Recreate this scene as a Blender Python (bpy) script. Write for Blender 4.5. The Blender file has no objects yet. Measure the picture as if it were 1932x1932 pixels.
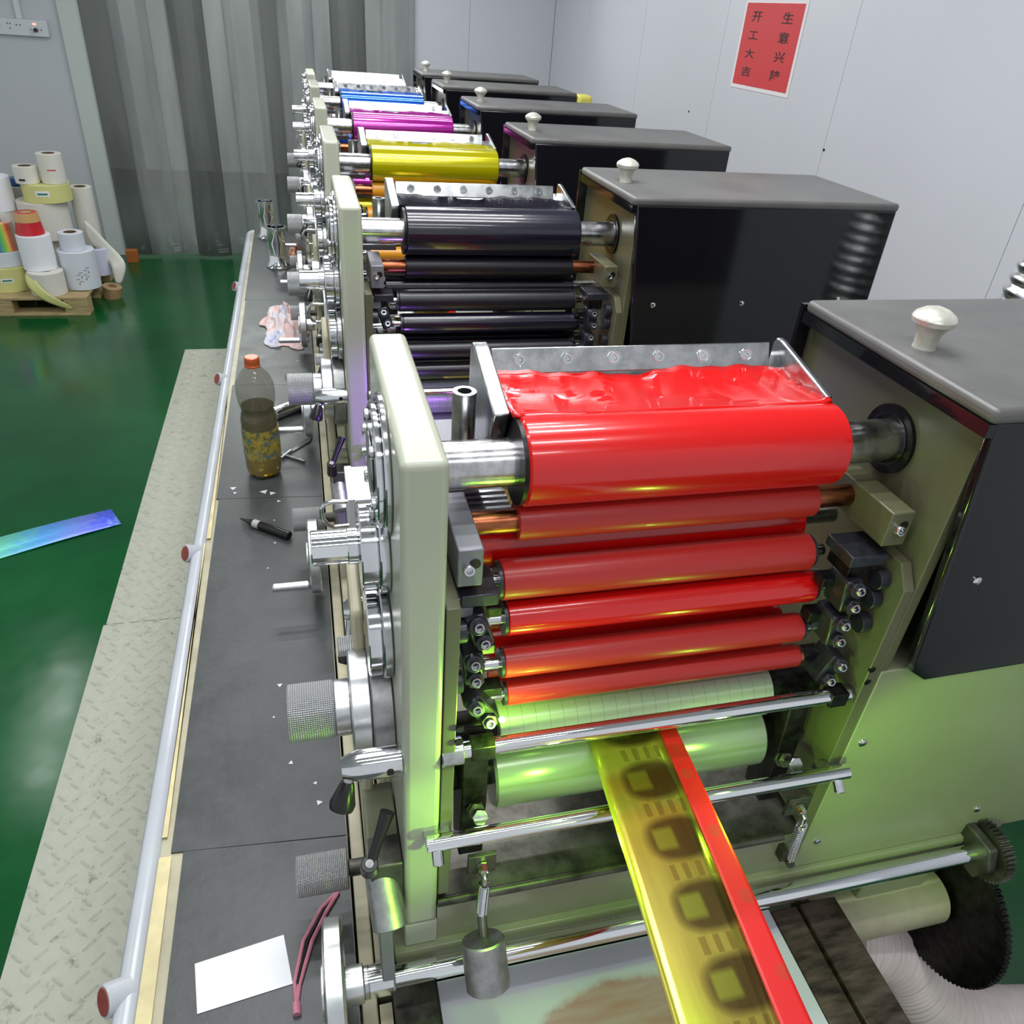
import bpy, bmesh, math, random
from mathutils import Vector, Matrix
random.seed(7)
SC = bpy.context.scene
COL = SC.collection
PI = math.pi

# ---------------------------------------------------------------- camera
cam_d = bpy.data.cameras.new('camera'); cam = bpy.data.objects.new('camera', cam_d); COL.objects.link(cam)
cam_d.sensor_width = 36.0; cam_d.sensor_fit = 'HORIZONTAL'; cam_d.lens = 1447.75 / 1932 * 36; cam_d.clip_start = 0.02
RC = ((0.9692320822, -0.2359440327, 0.0701397480), (-0.0718506626, -0.5437282115, -0.8361800729), (0.2354286582, 0.8054129658, -0.5439515616))
MR = Matrix((RC[0], [-v for v in RC[1]], [-v for v in RC[2]])).transposed()
cam.matrix_world = Matrix.Translation((0, 0, 1.7)) @ MR.to_4x4()
SC.camera = cam
# ---------------------------------------------------------------- view + world
SC.view_settings.view_transform = 'Standard'; SC.view_settings.look = 'None'
SC.view_settings.exposure = 0.28; SC.view_settings.gamma = 1.0; SC.view_settings.use_curve_mapping = False
W = bpy.data.worlds.new('world'); SC.world = W; W.use_nodes = True
bg = W.node_tree.nodes['Background']; bg.inputs[0].default_value = (0.90, 0.95, 1.0, 1); bg.inputs[1].default_value = 0.55

# ---------------------------------------------------------------- lamps
def area(name, loc, sx, sy, power, color=(1, 1, 1), rot=(0, 0, 0)):
    d = bpy.data.lights.new(name, 'AREA'); d.shape = 'RECTANGLE'; d.size = sx; d.size_y = sy; d.energy = power; d.color = color
    o = bpy.data.objects.new(name, d); COL.objects.link(o); o.location = loc; o.rotation_euler = rot; return o
def point(name, loc, power, color, r=0.01):
    d = bpy.data.lights.new(name, 'POINT'); d.energy = power; d.color = color; d.shadow_soft_size = r
    o = bpy.data.objects.new(name, d); COL.objects.link(o); o.location = loc; return o
def spot(name, loc, to, power, color, ang=60, blend=0.5, r=0.01):
    d = bpy.data.lights.new(name, 'SPOT'); d.energy = power; d.color = color; d.spot_size = math.radians(ang); d.spot_blend = blend; d.shadow_soft_size = r
    o = bpy.data.objects.new(name, d); COL.objects.link(o); o.location = loc
    o.rotation_euler = (Vector(to) - Vector(loc)).to_track_quat('-Z', 'Y').to_euler(); return o
TUBES = [(0.15, -0.55), (0.15, 0.25), (0.15, 0.95), (0.15, 1.35), (0.15, 1.75), (0.15, 3.0), (0.15, 3.5), (0.25, 4.6), (0.25, 5.1)]  # first two are fill, added to light the foreground
for i, (x, y) in enumerate(TUBES):
    area('ceiling_tube', (x, y, 2.62), 1.2, 0.06, 7 if i < 2 else 11, (0.97, 0.98, 1.0))
spot('work_lamp', (0.30, 4.10, 2.05), (0.33, 4.25, 1.3), 30, (0.93, 0.96, 1.0), 60, 0.6, 0.05)  # added spot, brings white glare to the farthest unit
spot('work_lamp', (0.30, 2.60, 2.25), (0.33, 2.75, 1.3), 14, (0.97, 0.98, 1.0), 60, 0.6, 0.05)  # added spot, brightens the units halfway along the row
area('ceiling_tube', (-1.9, 1.6, 2.62), 0.06, 1.2, 5, (0.95, 1, 0.97))
area('ceiling_tube', (-1.9, 4.2, 2.62), 0.06, 1.2, 5, (0.95, 1, 0.97))
GREEN = (0.42, 1.0, 0.06); PURPLE = (0.36, 0.12, 1.0)
spot('press_lamp', (0.33, 0.16, 1.01), (0.06, 0.52, 0.87), 8, GREEN, 44, 0.5, 0.02)
spot('press_lamp', (0.45, 0.14, 1.03), (0.82, 0.52, 0.88), 5.5, GREEN, 62, 0.6, 0.02)
point('press_led', (0.163, 0.500, 1.078), 0.9, GREEN, 0.004)
point('press_led', (0.24, 0.47, 0.985), 0.5, GREEN, 0.006)
point('press_led', (0.46, 0.46, 0.990), 0.5, GREEN, 0.006)
spot('press_lamp', (0.33, 1.05, 1.02), (0.06, 1.42, 0.95), 6, PURPLE, 60, 0.8, 0.02)
point('press_led', (0.20, 1.37, 1.03), 0.3, PURPLE, 0.006)

# ---------------------------------------------------------------- materials
def lin(c):
    c /= 255.0
    return c / 12.92 if c <= 0.04045 else ((c + 0.055) / 1.055) ** 2.4
def rgb(r, g, b): return (lin(r), lin(g), lin(b), 1)
class NT:
    def __init__(s, name):
        s.m = bpy.data.materials.new(name); s.m.use_nodes = True; s.t = s.m.node_tree; s.p = s.t.nodes['Principled BSDF']
    def n(s, kind, **kw):
        nd = s.t.nodes.new(kind)
        for k, v in kw.items(): setattr(nd, k, v)
        return nd
    def l(s, a, b): s.t.links.new(a, b)
    def setp(s, **kw):
        for k, v in kw.items(): s.p.inputs[k].default_value = v
    def coord(s, scale=(1, 1, 1), kind='Object', rot=(0, 0, 0)):
        tc = s.n('ShaderNodeTexCoord'); mp = s.n('ShaderNodeMapping'); mp.inputs['Scale'].default_value = scale; mp.inputs['Rotation'].default_value = rot
        s.l(tc.outputs[kind], mp.inputs['Vector']); return mp.outputs[0]
    def noise(s, vec, scale, detail=4, rough=0.6, dist=0.0):
        nz = s.n('ShaderNodeTexNoise'); nz.inputs['Scale'].default_value = scale; nz.inputs['Detail'].default_value = detail
        nz.inputs['Roughness'].default_value = rough; nz.inputs['Distortion'].default_value = dist; s.l(vec, nz.inputs['Vector']); return nz.outputs['Fac']
    def ramp(s, fac, stops):
        r = s.n('ShaderNodeValToRGB'); e = r.color_ramp.elements
        while len(e) < len(stops): e.new(0.5)
        for i, (p, c) in enumerate(stops): e[i].position = p; e[i].color = c
        s.l(fac, r.inputs[0]); return r.outputs[0]
    def mix(s, fac, a, b, mode='MIX'):
        m = s.n('ShaderNodeMix', data_type='RGBA', blend_type=mode)
        for v, i in ((fac, 0), (a, 6), (b, 7)):
            if hasattr(v, 'links'): s.l(v, m.inputs[i])
            else: m.inputs[i].default_value = v
        return m.outputs[2]
    def math(s, op, a, b=0.0, c=None):
        m = s.n('ShaderNodeMath', operation=op)
        for i, v in enumerate((a, b) if c is None else (a, b, c)):
            if hasattr(v, 'links'): s.l(v, m.inputs[i])
            else: m.inputs[i].default_value = v
        return m.outputs[0]
    def bump(s, h, strength=0.3, dist=0.002):
        b = s.n('ShaderNodeBump'); b.inputs['Strength'].default_value = strength; b.inputs['Distance'].default_value = dist
        s.l(h, b.inputs['Height']); s.l(b.outputs[0], s.p.inputs['Normal'])
M = {}
def simple(name, col, rough=0.4, metal=0.0, var=0.0, vscale=20, stretch=(1, 1, 1), bump=0.0, bscale=200, bdist=0.001, coat=0.0, dark=None, spec=0.5):
    k = NT(name); k.setp(Roughness=rough, Metallic=metal); k.p.inputs['Base Color'].default_value = col
    k.p.inputs['Coat Weight'].default_value = coat; k.p.inputs['Coat Roughness'].default_value = 0.05; k.p.inputs['Specular IOR Level'].default_value = spec
    if var or bump:
        v = k.coord(stretch)
        if var:
            f = k.noise(v, vscale, 5)
            d = dark or tuple(c * (1 - var) for c in col[:3]) + (1,)
            k.l(k.ramp(f, [(0.35, d), (0.65, col)]), k.p.inputs['Base Color'])
            k.l(k.math('MULTIPLY_ADD', f, 0.3 * var + 0.1, max(rough - 0.1, 0.02)), k.p.inputs['Roughness'])
        if bump: k.bump(k.noise(v, bscale, 3), bump, bdist)
    M[name] = k.m; return k
simple('frame_paint', rgb(168, 172, 154), 0.33, 0, 0.08, 6, bump=0.10, bscale=260, bdist=0.0008)
simple('plate_paint', rgb(94, 93, 70), 0.34, 0, 0.15, 8, bump=0.05, bscale=150)
simple('panel_paint', rgb(134, 137, 112), 0.30, 0, 0.06, 5)
simple('cream_paint', rgb(186, 180, 152), 0.45, 0, 0.25, 12)
simple('cover_black', rgb(20, 20, 24), 0.10, 0, spec=0.5)
simple('cover_top', rgb(98, 97, 95), 0.40, 0, 0.3, 7, bump=0.35, bscale=38, bdist=0.0016)
simple('steel', (0.56, 0.57, 0.58, 1), 0.24, 1, 0.30, 60, (1, 1, 1))
simple('satin_steel', (0.25, 0.26, 0.25, 1), 0.26, 0.35, 0.06, 4)
simple('bright_steel', (0.74, 0.75, 0.77, 1), 0.13, 1, 0.15, 30)
simple('shaft_steel', (0.66, 0.66, 0.67, 1), 0.22, 1, 0.35, 45, (1.5, 1, 1), bump=0.1, bscale=60)
simple('chrome', (0.80, 0.81, 0.83, 1), 0.07, 1)
simple('cast_metal', (0.46, 0.46, 0.46, 1), 0.42, 1, 0.35, 50, bump=0.25, bscale=120)
simple('aluminium', (0.70, 0.71, 0.72, 1), 0.33, 1, 0.12, 80)
simple('dark_steel', rgb(52, 50, 50), 0.35, 0.75, 0.45, 60, dark=rgb(18, 17, 17))
simple('black_oxide', rgb(58, 59, 68), 0.32, 0.4, 0.4, 70)
simple('worn_steel', rgb(108, 108, 100), 0.38, 0.8, 0.5, 25, dark=rgb(64, 62, 56))
simple('rust_brown', rgb(112, 96, 86), 0.42, 0.5, 0.5, 14, (1, 4, 1), dark=rgb(40, 34, 31))
simple('copper', rgb(196, 120, 84), 0.25, 1, 0.6, 60, (0.3, 1, 1), dark=rgb(96, 48, 30))
simple('black_plastic', rgb(14, 14, 16), 0.28)
simple('grey_enamel', rgb(196, 198, 200), 0.28, 0, 0.03, 10)
simple('grey_plate', rgb(126, 126, 134), 0.4, 0.3, 0.1, 20)
simple('white_paper', rgb(236, 237, 242), 0.6, 0)
simple('off_white', rgb(222, 220, 210), 0.6, 0, 0.05, 12)
simple('lilac_paper', rgb(206, 206, 228), 0.6)
simple('cool_paper', rgb(214, 219, 228), 0.6)
simple('yellow_paper', rgb(214, 212, 138), 0.5)
simple('grey_paper', rgb(176, 174, 172), 0.6)
simple('tan_film', rgb(206, 160, 104), 0.3)
simple('red_film', rgb(200, 40, 52), 0.25)
simple('blue_film', rgb(50, 84, 140), 0.3)
simple('cardboard', rgb(120, 96, 66), 0.8, 0, 0.3, 30)
simple('knob_cast', rgb(206, 204, 192), 0.33, 0.35, 0.2, 60, bump=0.3, bscale=90)
simple('pallet_wood', rgb(190, 168, 122), 0.75, 0, 0.35, 12, (1, 8, 8), bump=0.3, bscale=40)
simple('kraft', rgb(178, 146, 104), 0.8, 0, 0.3, 20)
simple('orange_card', rgb(170, 96, 40), 0.8)
simple('socket_plastic', rgb(190, 194, 202), 0.35)
simple('marker_green', rgb(40, 130, 80), 0.6)
simple('marker_red', rgb(200, 60, 60), 0.6)
simple('marker_black', rgb(40, 40, 46), 0.6)
simple('tape_cream', rgb(222, 208, 158), 0.5, 0, 0.25, 20)
simple('pipe_paint', rgb(186, 190, 196), 0.25, 0, 0.1, 8)
simple('red_plug', rgb(150, 66, 58), 0.6, 0, 0.3, 60)
simple('orange_cap', rgb(206, 98, 50), 0.3, 0, 0.35, 40)
simple('pink_rubber', rgb(196, 124, 142), 0.4)
simple('hose_grey', rgb(226, 214, 210), 0.45, 0, 0.08, 30)
simple('duct_foil', (0.82, 0.83, 0.84, 1), 0.25, 1)
simple('yellow_plastic', rgb(212, 204, 96), 0.4)
simple('mat_crack', rgb(26, 26, 28), 0.7)
simple('paint_flake', rgb(210, 212, 214), 0.5)
simple('outlet_white', rgb(204, 208, 214), 0.35)

def ink(name, col, rough, coat, tint=None, metal=0.0):
    k = simple(name, col, rough, metal, 0.0, coat=coat, spec=0.5)
    return k
INK = {'red': rgb(196, 12, 12), 'black': rgb(20, 18, 34), 'yellow': rgb(190, 182, 0), 'magenta': rgb(156, 22, 136), 'blue': rgb(0, 88, 200), 'white': rgb(232, 234, 238)}
RUB = {'red': rgb(168, 34, 30), 'black': rgb(20, 18, 26), 'yellow': rgb(208, 140, 30), 'magenta': rgb(170, 40, 110), 'blue': rgb(20, 70, 160), 'white': rgb(216, 218, 222)}
for c in INK:
    ink('ink_roll_' + c, INK[c], 0.22 if c in ('red', 'black') else 0.16, 0.5, None, 0.0 if c in ('red', 'black') else 0.45)
    ink('ink_rubber_' + c, RUB[c], 0.36, 0.1)
    k = NT('ink_pool_' + c); k.setp(Roughness=0.05); k.p.inputs['Base Color'].default_value = INK[c]; k.p.inputs['Coat Weight'].default_value = 0.5
    k.p.inputs['Specular IOR Level'].default_value = 0.5 if c == 'red' else 0.06; k.p.inputs['Coat Weight'].default_value = 0.3 if c == 'red' else 0.0
    v = k.coord((1, 2.5, 1)); h = k.noise(v, 9 if c == 'red' else 90, 3, 0.5, 1.5); k.bump(h, 0.18 if c == 'red' else 1.0, 0.004 if c == 'red' else 0.02); M['ink_pool_' + c] = k.m

k = NT('knurled'); k.setp(Roughness=0.42, Metallic=1.0); k.p.inputs['Base Color'].default_value = (0.70, 0.70, 0.71, 1)
tc = k.n('ShaderNodeTexCoord'); sp = k.n('ShaderNodeSeparateXYZ'); k.l(tc.outputs['Object'], sp.inputs[0])
an = k.math('MULTIPLY', k.math('ARCTAN2', sp.outputs[1], sp.outputs[2]), 44.0); xx = k.math('MULTIPLY', sp.outputs[0], 1250.0)
h = k.math('MULTIPLY', k.math('SINE', k.math('ADD', an, xx)), k.math('SINE', k.math('SUBTRACT', an, xx)))
k.bump(h, 0.7, 0.0010); k.l(k.ramp(h, [(0.0, (0.36, 0.36, 0.37, 1)), (0.7, (0.76, 0.76, 0.77, 1))]), k.p.inputs['Base Color']); M['knurled'] = k.m

k = NT('plate_cylinder_metal'); k.setp(Roughness=0.25, Metallic=0.25); v = k.coord((1, 1, 1))
tc = k.n('ShaderNodeTexCoord'); sp = k.n('ShaderNodeSeparateXYZ'); k.l(tc.outputs['Object'], sp.inputs[0])
fr = k.math('FRACT', k.math('MULTIPLY', sp.outputs[0], 62.0)); ln = k.math('GREATER_THAN', fr, 0.965)
k.l(k.mix(ln, (0.34, 0.36, 0.34, 1), (0.20, 0.21, 0.20, 1)), k.p.inputs['Base Color']); M['plate_cylinder_metal'] = k.m

k = NT('floor_epoxy'); k.setp(Roughness=0.13); v = k.coord((1, 1, 1)); f = k.noise(v, 1.6, 6, 0.6)
k.l(k.ramp(f, [(0.3, rgb(4, 64, 28)), (0.7, rgb(10, 88, 42))]), k.p.inputs['Base Color'])
f2 = k.noise(v, 9, 4); k.l(k.math('MULTIPLY_ADD', f2, 0.16, 0.10), k.p.inputs['Roughness']); k.bump(k.noise(v, 3.0, 3), 0.08, 0.02); M['floor_epoxy'] = k.m
k = NT('dark_floor'); k.setp(Roughness=0.2); k.p.inputs['Base Color'].default_value = rgb(20, 62, 42); M['dark_floor'] = k.m

simple('wall_panel_paint', rgb(206, 208, 214), 0.38, 0, 0.02, 2)
simple('wall_shade_paint', rgb(188, 192, 196), 0.45, 0, 0.03, 2)  # darker copy of the wall colour, carries the left wall's weaker light
simple('trim_paint', rgb(190, 198, 194), 0.4)
simple('far_wall', rgb(150, 152, 148), 0.8)
simple('far_base', rgb(46, 40, 36), 0.6)
simple('ceiling_white', rgb(210, 212, 214), 0.8)

k = NT('rubber_mat'); k.setp(Roughness=0.42); v = k.coord((1, 1, 1)); f = k.noise(v, 9, 8, 0.7); f3 = k.noise(k.coord((1, 0.15, 1)), 14, 5)
base = k.ramp(f, [(0.35, rgb(48, 50, 50)), (0.62, rgb(68, 70, 70))]); k.l(k.mix(k.math('MULTIPLY', f3, 0.30), base, rgb(96, 99, 99)), k.p.inputs['Base Color'])
k.l(k.math('MULTIPLY_ADD', f, 0.3, 0.25), k.p.inputs['Roughness']); k.bump(k.noise(v, 60, 6), 0.2, 0.002); M['rubber_mat'] = k.m

k = NT('tread_paint'); k.setp(Roughness=0.42); v = k.coord((1, 1, 1)); f = k.noise(v, 30, 8, 0.75)
k.l(k.ramp(f, [(0.30, rgb(112, 114, 102)), (0.42, rgb(172, 174, 160)), (0.7, rgb(180, 182, 168))]), k.p.inputs['Base Color']); M['tread_paint'] = k.m

for nm_, al_, c0, c1 in (('curtain_film', 0.42, rgb(146, 150, 150), rgb(184, 187, 184)), ('curtain_film_dark', 0.60, rgb(92, 96, 94), rgb(118, 122, 120))):   # smoky PVC strip that lets some of the next room through
  k = NT(nm_)
  k.setp(Roughness=0.12, Alpha=al_); v = k.coord((1, 1, 0.2)); f = k.noise(v, 5, 4)
  k.l(k.ramp(f, [(0.3, c0), (0.7, c1)]), k.p.inputs['Base Color']); k.bump(k.noise(k.coord((1, 1, 0.2)), 4.5, 1), 0.5, 0.03); M[nm_] = k.m

k = NT('iridescent_foil'); k.setp(Roughness=0.3, Metallic=0.1); tc = k.n('ShaderNodeTexCoord'); sp = k.n('ShaderNodeSeparateXYZ'); k.l(tc.outputs['Object'], sp.inputs[0])
nz = k.noise(k.coord((6, 12, 6)), 6, 5); f = k.math('ADD', k.math('MULTIPLY_ADD', sp.outputs[0], 1.6, 0.86), k.math('MULTIPLY_ADD', nz, 0.3, -0.15))
c = k.ramp(f, [(0.05, rgb(200, 220, 120)), (0.28, rgb(120, 226, 190)), (0.5, rgb(90, 170, 240)), (0.68, rgb(120, 140, 235)), (0.82, rgb(70, 90, 240)), (0.95, rgb(150, 190, 250))])
k.l(c, k.p.inputs['Base Color']); M['iridescent_foil'] = k.m
k = NT('rainbow_foil'); k.setp(Roughness=0.25, Metallic=0.4); tc = k.n('ShaderNodeTexCoord'); sp = k.n('ShaderNodeSeparateXYZ'); k.l(tc.outputs['Object'], sp.inputs[0])
an = k.math('ARCTAN2', sp.outputs[0], k.math('MULTIPLY', sp.outputs[1], -1)); f = k.math('MULTIPLY_ADD', an, 0.35, 0.30)
c = k.ramp(f, [(0.10, rgb(220, 120, 220)), (0.25, rgb(240, 160, 240)), (0.35, rgb(70, 80, 210)), (0.46, rgb(120, 230, 100)), (0.55, rgb(250, 220, 120)), (0.62, rgb(240, 110, 80)), (0.72, rgb(190, 170, 150))])
k.l(c, k.p.inputs['Base Color']); M['rainbow_foil'] = k.m

# printed gold web: gold ground, brown ovals with olive squares, dashes between
k = NT('web_gold'); k.setp(Roughness=0.22, Metallic=0.8); tc = k.n('ShaderNodeTexCoord'); sp = k.n('ShaderNodeSeparateXYZ'); k.l(tc.outputs['Object'], sp.inputs[0])
nzv = k.noise(k.coord((60, 8, 1)), 1.0, 3)
X = k.math('ADD', sp.outputs[0], k.math('MULTIPLY_ADD', nzv, 0.006, -0.003)); rep = 0.074
Yr = k.math('MULTIPLY', k.math('SUBTRACT', k.math('FRACT', k.math('DIVIDE', sp.outputs[1], rep)), 0.5), rep)
ex = k.math('DIVIDE', k.math('SUBTRACT', X, 0.010), 0.036); ey = k.math('DIVIDE', Yr, 0.0255)
r2 = k.math('ADD', k.math('POWER', k.math('ABSOLUTE', ex), 2.6), k.math('POWER', k.math('ABSOLUTE', ey), 2.6))
oval = k.ramp(k.math('MULTIPLY', r2, 0.6), [(0.34, (1, 1, 1, 1)), (0.85, (0, 0, 0, 1))])
sx = k.ramp(k.math('MULTIPLY', k.math('ABSOLUTE', k.math('ADD', X, 0.006)), 40.0), [(0.40, (1, 1, 1, 1)), (0.56, (0, 0, 0, 1))]); sy = k.ramp(k.math('MULTIPLY', k.math('ABSOLUTE', k.math('ADD', Yr, -0.001)), 40.0), [(0.36, (1, 1, 1, 1)), (0.60, (0, 0, 0, 1))])
sq = k.math('MULTIPLY', sx, sy)
dx_ = k.math('LESS_THAN', k.math('FRACT', k.math('MULTIPLY', X, 70.0)), 0.45); dy_ = k.math('GREATER_THAN', k.math('ABSOLUTE', Yr), 0.0285)
inx = k.math('LESS_THAN', k.math('ABSOLUTE', k.math('SUBTRACT', X, 0.008)), 0.026)
dash = k.math('MULTIPLY', k.math('MULTIPLY', dx_, dy_), k.math('MULTIPLY', inx, 0.6))
c = k.mix(dash, k.mix(k.noise(k.coord((90, 5, 1)), 1.0, 4), rgb(212, 196, 92), rgb(166, 146, 66)), rgb(140, 110, 50)); c = k.mix(oval, c, k.mix(nzv, rgb(82, 62, 32), rgb(124, 104, 58))); c = k.mix(k.math('MULTIPLY', sq, 0.75), c, rgb(170, 172, 66))
k.l(c, k.p.inputs['Base Color']); M['web_gold'] = k.m
k = NT('web_red'); k.setp(Roughness=0.4); tc = k.n('ShaderNodeTexCoord'); sp = k.n('ShaderNodeSeparateXYZ'); k.l(tc.outputs['Object'], sp.inputs[0])
Yr = k.math('SUBTRACT', k.math('FRACT', k.math('DIVIDE', sp.outputs[1], rep)), 0.5); ex = k.math('DIVIDE', k.math('SUBTRACT', sp.outputs[0], 0.0), 0.009)
r2 = k.math('ADD', k.math('POWER', ex, 2.0), k.math('POWER', k.math('DIVIDE', Yr, 0.12), 2.0)); nz = k.noise(k.coord((300, 60, 1)), 1.0, 3)
f = k.math('MULTIPLY', k.ramp(r2, [(0.5, (1, 1, 1, 1)), (1.0, (0, 0, 0, 1))]), k.math('MULTIPLY', nz, 0.7))
k.l(k.mix(f, rgb(208, 22, 26), rgb(140, 66, 40)), k.p.inputs['Base Color']); M['web_red'] = k.m

k = NT('stained_sheet'); k.setp(Roughness=0.25); v = k.coord((1, 1, 1)); tc = k.n('ShaderNodeTexCoord'); sp = k.n('ShaderNodeSeparateXYZ'); k.l(tc.outputs['Object'], sp.inputs[0])
nz = k.noise(v, 14, 5); rr = k.math('SQRT', k.math('ADD', k.math('POWER', k.math('DIVIDE', k.math('SUBTRACT', sp.outputs[0], 0.07), 1.15), 2.0), k.math('POWER', k.math('DIVIDE', k.math('ADD', sp.outputs[1], -0.03), 1.0), 2.0)))
f = k.ramp(k.math('ADD', rr, k.math('MULTIPLY_ADD', nz, 0.04, -0.02)), [(0.152, (1, 1, 1, 1)), (0.162, (0, 0, 0, 1))])
arc = k.noise(k.coord((3, 18, 1), rot=(0, 0, 0.25)), 3, 5)
c = k.mix(k.math('MULTIPLY', f, k.math('MULTIPLY_ADD', arc, 0.8, 0.35)), rgb(206, 208, 218), rgb(178, 120, 112)); k.l(c, k.p.inputs['Base Color']); M['stained_sheet'] = k.m

k = NT('rag_cloth'); k.setp(Roughness=0.85); v = k.coord((1, 1, 1)); f = k.noise(v, 11, 2, 0.5, 0.8)
k.l(k.ramp(f, [(0.30, rgb(150, 158, 190)), (0.40, rgb(206, 206, 220)), (0.5, rgb(226, 212, 204)), (0.56, rgb(226, 190, 190)), (0.66, rgb(220, 190, 180)), (0.71, rgb(196, 70, 52))]), k.p.inputs['Base Color']); M['rag_cloth'] = k.m
k = NT('rag_orange'); k.setp(Roughness=0.85); v = k.coord((1, 1, 1)); f = k.noise(v, 22, 4, 0.6, 1.0)
k.l(k.ramp(f, [(0.4, rgb(220, 206, 180)), (0.5, rgb(190, 90, 66)), (0.6, rgb(206, 160, 130))]), k.p.inputs['Base Color']); M['rag_orange'] = k.m

k = NT('bottle_plastic'); k.setp(Roughness=0.08, Alpha=0.42, Metallic=0.0); k.p.inputs['Base Color'].default_value = rgb(110, 108, 88); k.p.inputs['Coat Weight'].default_value = 0.6
f = k.noise(k.coord((1, 1, 0.6)), 40, 3); k.bump(f, 0.3, 0.002); M['bottle_plastic'] = k.m
k = NT('oil_liquid'); k.setp(Roughness=0.05, IOR=1.2); k.p.inputs['Transmission Weight'].default_value = 0.55
tc = k.n('ShaderNodeTexCoord'); sp = k.n('ShaderNodeSeparateXYZ'); k.l(tc.outputs['Object'], sp.inputs[0])
k.l(k.ramp(k.math('MULTIPLY', sp.outputs[2], 4.0), [(0.0, rgb(226, 186, 30)), (0.45, rgb(184, 164, 50)), (0.62, rgb(96, 82, 44)), (0.9, rgb(84, 74, 50))]), k.p.inputs['Base Color']); M['oil_liquid'] = k.m
k = NT('bottle_label'); k.setp(Roughness=0.35); f = k.noise(k.coord((1, 1, 1)), 70, 4, 0.7); f2 = k.noise(k.coord((1, 1, 2)), 22, 2)
k.l(k.ramp(f2, [(0.42, rgb(176, 156, 50)), (0.52, rgb(150, 140, 70)), (0.62, rgb(100, 120, 118))]), k.p.inputs['Base Color'])
k.l(k.ramp(f, [(0.42, (0.15, 0.15, 0.15, 1)), (0.5, (0.85, 0.85, 0.85, 1))]), k.p.inputs['Alpha']); M['bottle_label'] = k.m

k = NT('led_green'); k.p.inputs['Emission Color'].default_value = (0.5, 1, 0.6, 1); k.p.inputs['Emission Strength'].default_value = 12; M['led_green'] = k.m
k = NT('led_red'); k.p.inputs['Emission Color'].default_value = (1, 0.15, 0.1, 1); k.p.inputs['Emission Strength'].default_value = 2; M['led_red'] = k.m
simple('poster_red', rgb(206, 58, 62), 0.55); simple('poster_border', rgb(232, 224, 226), 0.6); simple('poster_ink', rgb(70, 20, 26), 0.6)

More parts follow.
